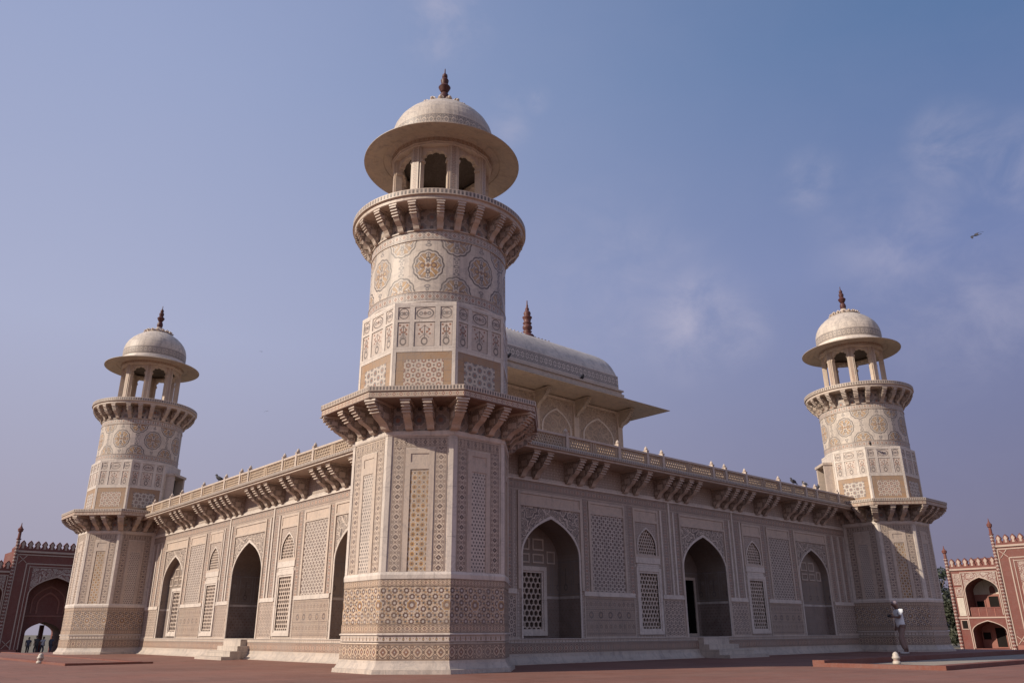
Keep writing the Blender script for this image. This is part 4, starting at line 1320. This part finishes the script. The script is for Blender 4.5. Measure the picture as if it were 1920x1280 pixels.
def make_person(loc, heading, scale, label, shirt, trousers, hairm, pose='camera', detail=True, group=None, name='person'):
    """faces +X before heading; heights for a 1.70 m figure"""
    root = empty('person', loc, heading)
    root.scale = (scale, scale, scale)
    tag(root, label, 'person', group)
    J = [(0, 0, .92), (0, 0, 1.06), (.01, 0, 1.22), (.02, 0, 1.36), (.03, 0, 1.44), (.045, 0, 1.50)]       # pelvis..head base
    Rr = [(.115, .15), (.11, .14), (.125, .165), (.10, .15), (.062, .062), (.072, .066)]
    E = [(0, 1), (1, 2), (2, 3), (3, 4), (4, 5)]
    def add(p, r, a):
        J.append(p); Rr.append(r if isinstance(r, tuple) else (r, r)); E.append((a, len(J) - 1)); return len(J) - 1
    lean = .03 if pose == 'camera' else 0
    hd = add((.075 + lean, 0, 1.585), (.108, .092), 5); add((.07 + lean, 0, 1.665), (.085, .078), hd)
    nose = add((.178 + lean, 0, 1.575), (.016, .014), hd)
    for s_ in (-1, 1):
        k = add((.0, s_ * .09, .86), .085, 0)
        kx = .11 if s_ > 0 else -.05
        k2 = add((kx, s_ * .095, .49), .060, k); k3 = add((kx - .07, s_ * .095, .27), .055, k2)
        ft = add((kx - .10, s_ * .095, .09), .042, k3); add((kx + .05, s_ * .10, .04), (.035, .04), ft)
        sh = add((.02, s_ * .175, 1.385), .058, 3)
        if pose == 'camera' and s_ > 0 or pose == 'both':
            el = add((.08, s_ * .215, 1.16), .043, sh); wr = add((.28, s_ * .12, 1.20), .031, el)
        else:
            el = add((-.02, s_ * .235, 1.12), .043, sh); wr = add((.06, s_ * .235, .87), .030, el)
        d = Vector(J[wr]) - Vector(J[el]); d.normalize()
        pm = add(tuple(Vector(J[wr]) + d * .055), (.033, .022), wr)
        if detail:
            side = d.cross(Vector((0, 1, 0))); side.normalize()
            for q, (oo, ln) in enumerate(((-.027, .058), (-.009, .070), (.009, .064), (.027, .050))):
                f1 = add(tuple(Vector(J[pm]) + d * (ln * .55 + .02) + side * oo), .009, pm)
                add(tuple(Vector(J[pm]) + d * (ln + .02) + side * oo * 1.1 + Vector((0, -s_ * .018, 0))), .008, f1)
            t1 = add(tuple(Vector(J[pm]) - side * .042 + d * .005), .011, pm); add(tuple(Vector(J[pm]) - side * .055 + d * .035), .009, t1)
    body = skin_body('body', J, E, Rr, m_skin, root)
    # hair: cap over the back of the skull
    h = MB(); c = Vector(J[hd]) + Vector((-.014, 0, .050)); h.sphere(c, .098, (1.04, .92, .82), 14, 8); hair = h.build('hair', hairm, root)
    if detail:
        for s_ in (-1, 1):
            e = MB(); e.sphere(Vector(J[hd]) + Vector((.075, s_ * .032, .0)), .012, (1, 1, .7), 8, 5); e.build('eye', m_camera, root)
            e = MB(); e.sphere(Vector(J[hd]) + Vector((-.005, s_ * .078, -.012)), .026, (.8, .35, 1.2), 8, 5); e.build('ear', m_skin, root)
        e = MB(); e.sphere(Vector(J[hd]) + Vector((.078, 0, -.052)), .02, (.5, 1.0, .25), 8, 5); e.build('mouth', m_hair, root)
    # clothing, a little larger than the body, open at hems
    SJ = [(0, 0, .80), (0, 0, 1.06), (.01, 0, 1.22), (.02, 0, 1.37), (.03, 0, 1.42)]
    SR = [(.165, .205), (.135, .165), (.148, .182), (.118, .165), (.07, .075)]
    SE = [(0, 1), (1, 2), (2, 3), (3, 4)]
    for s_ in (-1, 1):
        SJ.append((.02, s_ * .18, 1.39)); SR.append((.075, .075)); SE.append((3, len(SJ) - 1))
        if pose == 'camera' and s_ > 0 or pose == 'both': SJ.append((.06, s_ * .21, 1.21))
        else: SJ.append((-.01, s_ * .228, 1.20))
        SR.append((.068, .068)); SE.append((len(SJ) - 2, len(SJ) - 1))
    skin_body('shirt', SJ, SE, SR, shirt, root)
    TJ = [(0, 0, .90)]; TR = [(.105, .130)]; TE = []
    for s_ in (-1, 1):
        kx = .11 if s_ > 0 else -.05
        a = len(TJ)
        TJ += [(0, s_ * .09, .84), (kx, s_ * .095, .49), (kx - .08, s_ * .095, .15)]
        TR += [(.092, .084), (.080, .074), (.070, .066)]
        TE += [(0, a), (a, a + 1), (a + 1, a + 2)]
    skin_body('trousers', TJ, TE, TR, trousers, root)
    for s_ in (-1, 1):
        kx = .11 if s_ > 0 else -.05
        b = MB(); b.sphere((kx - .02, s_ * .10, .045), .10, (1.35, .5, .5), 12, 6); b.build('shoe', m_shoe, root)
    return root
LEFT = math.atan2(.663, -.748)
man = make_person((15.86, -2.0, -.02), LEFT, .875, 'man in a white shirt, brown trousers and pale cap standing before the right corner tower', m_shirt, m_trouser, plain('pale_mauve_cap', (.26, .20, .22), .3, .8, bump=0))
cm = empty('handheld_camera', (0, 0, 0)); 
hp = man.matrix_basis if False else Matrix.Translation(man.location) @ Matrix.Rotation(LEFT, 4, 'Z') @ Matrix.Scale(.875, 4)
cm.location = hp @ Vector((.365, .10, 1.215)); cm.rotation_euler = (0, 0, LEFT)
tag(cm, 'small black camera held out by the man in the white shirt', 'camera')
b = MB(); b.box(F(0, 0, 1, 0), -.06, .06, -.025, .025, -.035, .035); b.box(F(0, 0, 1, 0), -.03, .03, -.015, .015, .0351, .05); b.build('camera_body', m_camera, cm)
b = MB()
for i in range(12):
    a0, a1 = 2 * PI * i / 12, 2 * PI * (i + 1) / 12
    b.face([(.0251, .028 * math.cos(a0), .028 * math.sin(a0)), (.0251, .028 * math.cos(a1), .028 * math.sin(a1)), (.065, .024 * math.cos(a1), .024 * math.sin(a1)), (.065, .024 * math.cos(a0), .024 * math.sin(a0))])
b.face([(.065, .024 * math.cos(2 * PI * i / 12), .024 * math.sin(2 * PI * i / 12)) for i in range(12)])
b.build('lens', m_camera, cm)

# ------------------------------------------------------------------ birds
m_bird = plain('dark_feathers', (.022, .022, .03), .3, .6, bump=0)
m_birdgrey = plain('grey_feathers', (.045, .045, .06), .3, .6, bump=0)
m_beak = plain('dark_beak', (.03, .026, .022), .2, .5, bump=0)
def perched(loc, heading, size, label, cat, mat, group):
    """faces +X"""
    e = empty('pigeon' if cat == 'pigeon' else 'crow', loc, heading); e.scale = (size,) * 3
    tag(e, label, cat, group)
    b = MB(); R45 = Matrix.Rotation(R_(28), 3, 'Y')
    b.sphere((0, 0, .13), .075, (1.6, .82, .9), 14, 9, Matrix.Rotation(R_(-28), 3, 'Y'))
    b.sphere((.085, 0, .205), .045, (1, .9, 1.15), 10, 7)
    b.sphere((.105, 0, .245), .038, (1.05, .9, .95), 10, 7)
    b.build('body', mat, e)
    b = MB(); b.prism(F(0, 0, 0, 1), [], 0, 0) if False else None
    t0 = [Vector((-.08, -.035, .10)), Vector((-.08, .035, .10)), Vector((-.235, .03, .045)), Vector((-.235, -.03, .045))]
    b.face(t0); b.face([p + Vector((0, 0, -.014)) for p in reversed(t0)])
    for i in range(4):
        j = (i + 1) % 4; b.face([t0[j], t0[i], t0[i] + Vector((0, 0, -.014)), t0[j] + Vector((0, 0, -.014))])
    b.build('tail', mat, e)
    b = MB(); b.sphere((.152, 0, .243), .013, (1.7, .6, .6), 6, 5); b.build('beak', m_beak, e)
    for s_ in (-1, 1):
        b = MB(); b.sphere((-.02, s_ * .06, .135), .07, (1.75, .22, .72), 12, 7, Matrix.Rotation(R_(-24), 3, 'Y')); b.build('wing', mat, e)
        b = MB(); b.ring([(.006, 0), (.006, .09)], 6, 0, False, (.01, s_ * .025)); b.box(F(0.02, s_ * .025, 1, 0), -.012, .012, -.02, .03, 0, .008); b.build('leg', m_beak, e)
    return e

bg_ = 'birds on the tomb'
perched((14.5, .11, 5.108), PI * .93, .8, 'first of three dark pigeons on the right balustrade, farthest from the right tower', 'pigeon', m_birdgrey, bg_)
perched((15.22, .11, 5.108), PI * .35, .8, 'middle of three dark pigeons on the right balustrade, sitting upright', 'pigeon', m_birdgrey, bg_)
perched((16.1, .11, 5.108), PI * .1, .75, 'pigeon on the right balustrade closest to the right tower', 'pigeon', m_birdgrey, bg_)
perched((.11, 11.62, 5.108), PI * .75, .9, 'black crow perched on the balustrade of the sunlit left wall', 'crow', m_bird, bg_)
perched((7.68, 6.40, 9.54), -PI * .4, .75, 'dark bird on the pavilion dome ledge just right of the nearest tower', 'bird', m_bird, bg_)
perched((11.39, 6.40, 9.54), -PI * .6, .75, 'dark bird at the middle of the pavilion dome ledge', 'bird', m_bird, bg_)
perched((18.46, -.86, 6.82), PI * 1.1, .55, 'dark bird on the shoulder of the right corner tower', 'bird', m_bird, bg_)
def flying(loc, heading, bank, size, label):
    e = empty('flying_bird', loc, 0); e.rotation_euler = (bank, R_(-10), heading); e.scale = (size,) * 3
    tag(e, label, 'bird', 'birds in flight')
    b = MB(); b.sphere((0, 0, 0), .10, (2.4, .7, .65), 14, 8); b.sphere((.24, 0, .02), .055, (1.4, .9, .9), 10, 6)
    b.build('body', m_bird, e)
    b = MB(); b.sphere((.33, 0, .015), .02, (1.8, .6, .6), 6, 5); b.build('beak', m_beak, e)
    b = MB(); b.prism(F(0, 0, 0, 1), [(.18, -.01), (.44, -.02), (.44, .02), (.18, .02)], -.06, .06, True); b.build('tail', m_bird, e)
    for s_ in (-1, 1):
        b = MB()
        st = [(0.05, .10, .03, .16), (.30, .14, .13, .17), (.60, .09, .10, .15), (.95, -.12, .0, .05)]   # span, x centre, z, half chord
        for (a, b_) in zip(st, st[1:]):
            q = [Vector((a[1] + a[3], s_ * a[0], a[2])), Vector((a[1] - a[3], s_ * a[0], a[2] - .02)), Vector((b_[1] - b_[3], s_ * b_[0], b_[2] - .02)), Vector((b_[1] + b_[3], s_ * b_[0], b_[2]))]
            b.face(q); b.face([p + Vector((0, 0, -.018)) for p in reversed(q)])
            for i in (0, 2):
                j = (i + 1) % 4
            b.face([q[0], q[3], q[3] + Vector((0, 0, -.018)), q[0] + Vector((0, 0, -.018))]); b.face([q[2], q[1], q[1] + Vector((0, 0, -.018)), q[2] + Vector((0, 0, -.018))])
        b.build('wing', m_bird, e)
    return e
flying((37.24, -.65, 21.85), R_(75), R_(-32), .62, 'black bird gliding alone in the upper right sky')
flying((48.5, 124.5, 51.1), R_(30), R_(10), .5, 'tiny far bird, the higher of two specks in the sky beside the nearest tower')
flying((60.0, 145.5, 45.7), R_(50), R_(-15), .6, 'tiny far bird, the lower of two specks in the sky beside the nearest tower')

# ------------------------------------------------------------------ far red gateways
m_red = plain('red_sandstone', (.15, .036, .026), .35, .7, joints=(.9, .42))
m_redl = plain('pale_red_sandstone', (.25, .085, .06), .4, .7)
m_line = plain('white_marble_line', (.42, .30, .24), .9, .55)
m_plast = plain('pale_plaster', (.50, .44, .37), 1.2, .7)
m_gspan = inlay('gateway_spandrel', (.16, .042, .03), p_scroll(2.4, (.50, .40, .34)))
m_gpanel = inlay('gateway_panel', (.20, .066, .048), p_star(.62, ring=(.40, .30, .25), line=(.30, .12, .09), dot=(.2, .066, .048)))
m_merlon = inlay('merlon_stone', (.22, .075, .055), lambda nt, u, v: [(hyp(u.wrap(.62), (v + .1).wrap(50) * 0.0).lt(.11), (.5, .4, .34))])
def merlon_row(f, u0, u1, z, parent, d=0):
    n = max(2, round((u1 - u0) / .62)); w = (u1 - u0) / n
    b = MB(); b.box(f, u0, u1, -.35, .02, z, z + .14)
    for i in range(n):
        c = u0 + (i + .5) * w; h = w * .5
        b.prism(f, [(c - h * .98, z + .14), (c + h * .98, z + .14), (c + h * .85, z + .34), (c + h * .55, z + .46), (c + h * .80, z + .62), (c + h * .45, z + .80), (c, z + .95), (c - h * .45, z + .80), (c - h * .80, z + .62), (c - h * .55, z + .46), (c - h * .85, z + .34)], -.25, 0, True)
    p_ = b.build('parapet', m_red, parent)
    b = MB()
    for i in range(n):
        c = u0 + (i + .5) * w; h = w * .5
        b.prism(f, [(c - h * .34, z + .20), (c + h * .34, z + .20), (c + h * .25, z + .42), (c + h * .50, z + .58), (c + h * .25, z + .74), (c, z + .82), (c - h * .25, z + .74), (c - h * .50, z + .58), (c - h * .25, z + .42)], 0, .02)
    b.build('merlon_inlay', m_line, parent)
m_chev = inlay('chevron_shaft', (.15, .036, .026), lambda nt, u, v: [((v + u.wrap(.16).abs() * 1.2).wrap(.30).abs().lt(.055), (.52, .42, .36))], amt=.4)
def pinnacle(f, u, z0, z1, top, parent, name='corner_shaft'):
    c = f.p(u, .06, 0)
    b = MB(); b.ring([(.145, z0), (.145, z1), (.20, z1 + .02), (.20, z1 + .1)], 8, PI / 8, True, (c.x, c.y)); sh = b.build(name, m_chev, parent)
    h = top - z1 - .1
    b = MB(); z = z1 + .1
    b.ring([(.14, z), (.13, z + h * .42), (.21, z + h * .45), (.25, z + h * .62), (.17, z + h * .66), (.12, z + h * .72), (.05, z + h * .82), (.03, z + h), (0, z + h)], 10, 0, False, (c.x, c.y)); b.build('pinnacle', m_red, parent)
def gateway(loc, rz, label):
    e = empty('sandstone_gateway', loc, rz); tag(e, label, 'gateway', 'red sandstone gateways across the garden')
    f = F(0, 0, 0, -1); DP = 5.0
    IW, IH, WW, WH = 3.9, 9.3, 8.4, 7.4
    # ---- centre block with its great arch
    pts = arch_pts(0, 2.15, 5.35, 6.95, 14)
    b = MB()
    def q(u0, u1, z0, z1, d=0): b.face([f.p(u0, d, z0), f.p(u1, d, z0), f.p(u1, d, z1), f.p(u0, d, z1)], [(u0, z0), (u1, z0), (u1, z1), (u0, z1)])
    q(-IW, -2.15, 0, IH); q(2.15, IW, 0, IH); over_arch(b, f, pts, IH, 0, 0); arch_jamb(b, f, pts, 0, -1.6, 0)
    b.box(f, -IW, -2.15, -DP, -.005, 0, IH - .01); b.box(f, 2.15, IW, -DP, -.005, 0, IH - .01); b.box(f, -2.15, 2.15, -DP, -1.75, 7.0, IH - .01)
    iw = b.build('arched_centre', m_red, e)
    # back wall of the arch with its passage
    fd = F(0, 1.6, 0, -1)
    b = MB()
    def q2(u0, u1, z0, z1): b.face([fd.p(u0, 0, z0), fd.p(u1, 0, z0), fd.p(u1, 0, z1), fd.p(u0, 0, z1)], [(u0, z0), (u1, z0), (u1, z1), (u0, z1)])
    q2(-2.15, -1.5, 0, 3.4); q2(1.5, 2.15, 0, 3.4); q2(-2.15, 2.15, 3.4, 5.35)
    for (ua, za), (ub, zb_) in zip(pts, pts[1:]): b.face([fd.p(ua, 0, 5.35), fd.p(ub, 0, 5.35), fd.p(ub, 0, zb_), fd.p(ua, 0, za)])
    pp = arch_pts(0, 1.5, 2.0, 2.95, 10); over_arch(b, fd, pp, 3.4, 0, 0); arch_jamb(b, fd, pp, 0, -3.4, 0)
    b.build('arch_back_wall', m_red, iw)
    b = MB(); b.box(fd, .17, .52, -2.6, -2.2, 0, 2.7); b.build('passage_pier', m_red, iw)
    b = MB(); b.box(fd, -2.1, 2.1, 0, .06, 3.42, 3.55); arch_band(b, fd, arch_pts(0, .85, 4.6, 5.5, 8), 3.7, .14, 0, .06); arch_band(b, fd, arch_pts(0, 1.35, 4.8, 6.1, 8), 3.7, .12, 0, .05); b.build('blind_arch', m_redl, iw)
    b = MB(); over_arch(b, f, arch_pts(0, 2.2, 5.35, 7.05, 14), 7.75, 0, .03); b.build('spandrel', m_gspan, iw)
    b = MB(); arch_band(b, f, pts, 0, .10, 0, .05); b.build('arch_moulding', m_line, iw)
    b = MB()
    for a, w in ((2.45, .07), (2.75, .10), (3.62, .10)): 
        b.box(f, -a - w, -a, -.01, .04, .5, 7.95 if a < 2.5 else (8.15 if a < 3 else 8.95)); b.box(f, a, a + w, -.01, .04, .5, 7.95 if a < 2.5 else (8.15 if a < 3 else 8.95))
        z = {2.45: 7.82, 2.75: 8.08, 3.62: 8.88}[a]; b.box(f, -a, a, -.01, .039, z, z + w)
    for s_ in (-1, 1):           # crossed corner knots
        for zc in (8.5, 1.0):
            c = s_ * 3.2
            for k in (-1, 1):
                b.prism(f, [(c - .34, zc - .34 * k - .04), (c - .28, zc - .34 * k - .04), (c + .34, zc + .34 * k + .0), (c + .28, zc + .34 * k + .04)] if k > 0 else [(c + .34, zc - .34), (c + .34, zc - .27), (c - .34, zc + .34), (c - .34, zc + .27)], 0, .045)
    b.box(f, -IW, IW, -.01, .10, 9.12, 9.3)
    b.build('marble_lines', m_line, iw)
    b = MB(); b.box(f, -3.6, -2.1, -.01, .05, .0, .55); b.box(f, 2.1, 3.6, -.01, .05, .0, .55); b.build('base_panel', m_redl, iw)
    merlon_row(f, -IW + .2, IW - .2, IH, iw)
    for s_ in (-1, 1): pinnacle(f, s_ * (IW - .02), 0, 10.25, 11.8, iw)
    # ---- two storeyed wings
    for s_ in (-1, 1):
        c = s_ * 5.72; h = 1.42
        u0, u1 = sorted((s_ * IW, s_ * WW))
        up_ = arch_pts(c, h, 5.35, 6.5, 12); lo_ = arch_pts(c, h, 1.75, 2.62, 12)
        b = MB()
        q(u0, c - h, 0, WH); q(c + h, u1, 0, WH)
        over_arch(b, f, up_, WH, 0, 0); over_arch(b, f, lo_, 3.05, 0, 0); q(c - h, c + h, 0, .25)
        arch_jamb(b, f, up_, 3.05, -2.0, 0); arch_jamb(b, f, lo_, .25, -2.0, 0)
        b.face([f.p(c - h, 0, 3.05), f.p(c + h, 0, 3.05), f.p(c + h, -2, 3.05), f.p(c - h, -2, 3.05)])
        b.face([f.p(c - h, -2, .25), f.p(c + h, -2, .25), f.p(c + h, 0, .25), f.p(c - h, 0, .25)])
        b.box(f, u0, u1, -DP, -2.3, 0, WH - .01)
        uo = s_ * WW
        b.face([f.p(uo, 0, 0), f.p(uo, -DP, 0), f.p(uo, -DP, WH), f.p(uo, 0, WH)]); b.face([f.p(u0, 0, WH), f.p(u1, 0, WH), f.p(u1, -DP, WH), f.p(u0, -DP, WH)])
        wg = b.build('side_wing', m_red, e)
        fb = F(0, 2.0, 0, -1)
        b = MB(); b.box(fb, c - h, c + h, -.2, 0, 5.05, 6.6); b.build('vault_plaster', m_plast, wg)
        b = MB(); b.box(fb, c - h, c + h, -.2, 0, .25, 2.7); b.box(fb, c - h, c + h, -.2, .0, 3.05, 5.049); b.build('inner_wall', m_redl, wg)
        for z0 in (.3, 3.1):
            for du, w, z1 in ((.25, .42, 1.75), (-.95, .34, 1.35), (1.12, .22, 1.35)):
                b = MB(); b.box(fb, c + du - w, c + du + w, .001, .01, z0 + (.0 if w > .4 else .7), z0 + z1); dw = b.build('inner_doorway', m_black, wg)
                b = MB(); frame_rect(b, fb, c + du - w - .09, c + du + w + .09, z0 + (-.04 if w > .4 else .62), z0 + z1 + .09, .09, .0, .06); b.build('door_frame', m_redl, wg)
        b = MB(); b.prism(fb, [(c + .0, 5.1), (c + .5, 5.1)] + list(reversed(arch_pts(c + .25, .25, 5.5, 5.85, 5))), .0, .02); b.build('niche', m_red, wg)
        b = MB()                                     # balcony railing of the upper arch
        b.box(f, c - h, c + h, -.30, -.18, 3.75, 3.86); b.box(f, c - h, c + h, -.27, -.2, 3.06, 3.75)
        b.build('balcony_rail', m_red, wg)
        b = MB()
        for i in range(5): b.box(f, c - h + .1 + i * .68 - .04, c - h + .1 + i * .68 + .04, -.2, -.17, 3.06, 3.75)
        b.build('balcony_lines', m_redl, wg)
        b = MB(); over_arch(b, f, arch_pts(c, h + .04, 5.35, 6.58, 12), 6.95, 0, .025); b.build('spandrel', m_gspan, wg)
        b = MB(); arch_band(b, f, up_, 3.15, .08, 0, .045); arch_band(b, f, lo_, .25, .07, 0, .04)
        for uu in (c - h - .22, c + h + .14): b.box(f, uu, uu + .08, -.01, .045, .1, 7.05)
        b.box(f, c - h - .14, c + h + .14, -.01, .044, 6.97, 7.05); b.box(f, u0 + .1, u1 - .1, -.01, .05, 2.88, 3.0); b.box(f, u0, u1, -.01, .10, 7.24, 7.4)
        b.build('marble_lines', m_line, wg)
        # narrow strip of small panels at the outer edge
        pc = s_ * 7.72
        b = MB()
        for z0, z1 in ((5.9, 6.95), (4.85, 5.7), (1.9, 2.75)):
            frame_rect(b, f, pc - .32, pc + .32, z0, z1, .06, 0, .04)
        b.build('panel_frame', m_line, wg)
        b = MB(); b.box(f, pc - .26, pc + .26, 0, .02, 5.96, 6.89); b.build('inlay_panel', m_gspan, wg)
        b = MB(); b.box(f, pc - .26, pc + .26, 0, .02, 4.91, 5.64); b.build('inlay_panel', m_gspan, wg)
        b = MB(); b.box(f, pc - .30, pc + .30, 0, .03, 3.1, 4.75); b.build('plain_panel', m_plast, wg)
        b = MB(); b.box(f, pc - .22, pc + .22, 0, .005, 1.98, 2.67); b.build('small_opening', m_black, wg)
        merlon_row(f, u0 + (.1 if s_ > 0 else .2), u1 - (.2 if s_ > 0 else .1), WH, wg)
        pinnacle(f, s_ * (WW - .05), 0, 8.25, 9.6, wg)
    # two small roof kiosks
    b = MB(); b.box(f, -6.6, -4.6, -3.6, -2.2, WH, WH + 1.0); b.ring([(.75, WH + 1.9), (.75, WH + 2.3), (.4, WH + 2.7), (0, WH + 2.8)], 12, 0, False, (-2.9, 3.5)); b.build('roof_room', m_red, e)
    b = MB()
    b.box(f, -8.8, 8.8, 0, 1.4, -.6, .04); b.build('plinth', m_redl, e)
    return e
gateway((75, 10, -1.2), -PI / 2, 'sunlit red sandstone gateway with white inlay beyond the right corner tower')
gateway((10, 75, -1.2), 0, 'shaded red sandstone gateway with people in its passage, beyond the left corner tower')

# ------------------------------------------------------------------ people in the far passage
cl = [plain('dark_blue_cloth', (.03, .035, .06), .4, .8), plain('maroon_cloth', (.10, .025, .03), .4, .8), plain('white_cloth', (.45, .44, .46), .4, .8), plain('black_cloth', (.02, .02, .022), .4, .8)]
gp = 'people standing in the passage of the left gateway'
for i, (x, y, hd, sc, a, t_, lab) in enumerate((
        (8.55, 74.6, 1.2, .93, 0, 3, 'leftmost person in the left gateway passage, in dark clothes'),
        (9.15, 74.2, 2.0, 1.0, 3, 3, 'tall person in black, second from the left in the left gateway passage'),
        (9.85, 75.2, -1.0, .95, 2, 0, 'person in a white top in the left gateway passage'),
        (10.45, 74.7, .6, .97, 0, 0, 'person in blue just left of the pier in the left gateway passage'),
        (11.15, 74.4, -2.0, 1.0, 1, 3, 'person in a maroon top, first right of the pier in the left gateway passage'),
        (11.75, 75.0, 2.4, .94, 1, 1, 'rightmost person, all in maroon, in the left gateway passage'))):
    make_person((x, y, -1.16), hd, sc, lab, cl[a], cl[t_], m_hair, 'down', False, gp)

# ------------------------------------------------------------------ trees beyond the right gateway
m_bark = plain('grey_bark', (.09, .065, .05), .6, .9)
def leaf_mat(name, col):
    m, nt, b = new_mat(name)
    n = noise(nt, .9, 3)
    c = mixc(nt, ramp(n, .35, .7), col, tuple(x * .55 for x in col))
    nt.links.new(c, b.inputs['Base Color']); b.inputs['Roughness'].default_value = .65
    return m
m_leaf = [leaf_mat('dark_leaves', (.030, .042, .021)), leaf_mat('olive_leaves', (.042, .047, .024))]
def tree(loc, h, rad, label, seed, leaf):
    rnd = random.Random(seed)
    e = empty('broadleaf_tree', loc); tag(e, label, 'tree', 'trees behind the right gateway')
    J = [(0, 0, 0), (.1, .05, h * .2), (.0, .1, h * .42)]; E = [(0, 1), (1, 2)]; Rr = [h * .035, h * .028, h * .022]
    tips = []
    for i in range(6):
        a = 2 * PI * i / 6 + rnd.uniform(-.3, .3); k = len(J)
        p1 = Vector((math.cos(a) * rad * .35, math.sin(a) * rad * .35, h * rnd.uniform(.5, .62))); p2 = Vector((math.cos(a) * rad * .65, math.sin(a) * rad * .65, h * rnd.uniform(.62, .85)))
        J += [tuple(p1), tuple(p2)]; E += [(2, k), (k, k + 1)]; Rr += [h * .012, h * .005]; tips += [p1, p2]
    skin_body('trunk', J, E, Rr, m_bark, e, 1)
    cl_ = []
    for t_ in tips + [Vector((0, 0, h * .8))]:
        for _ in range(3): cl_.append((t_ + Vector((rnd.gauss(0, rad * .22), rnd.gauss(0, rad * .22), rnd.gauss(0, h * .09))), rad * rnd.uniform(.18, .34)))
    for _ in range(10): 
        a = rnd.uniform(0, 2 * PI); cl_.append((Vector((math.cos(a) * rad * .6, math.sin(a) * rad * .6, h * rnd.uniform(.15, .5))), rad * rnd.uniform(.18, .3)))
    b = MB()
    for c, r in cl_:
        for _ in range(170):
            v = Vector((rnd.gauss(0, 1), rnd.gauss(0, 1), rnd.gauss(0, .8))); v.normalize(); p = c + v * r * rnd.uniform(.55, 1.05)
            n = (v + Vector((rnd.gauss(0, .6), rnd.gauss(0, .6), rnd.gauss(0, .6)))).normalized()
            t1 = n.orthogonal().normalized(); t2 = n.cross(t1); s_ = rnd.uniform(.09, .19)
            b.face([p + t1 * s_, p + t2 * s_ * .6, p - t1 * s_, p - t2 * s_ * .6])
    b.build('crown', leaf, e)
    return e
tree((92, 27.5, -1.3), 9.5, 3.4, 'tall dark tree against the right corner tower edge', 3, m_leaf[0])
tree((82, 22.3, -1.3), 6.2, 2.6, 'lower olive green tree touching the right gateway wing', 5, m_leaf[1])
tree((98, 31.5, -1.3), 9.0, 3.6, 'dark tree mostly hidden behind the right corner tower', 8, m_leaf[0])
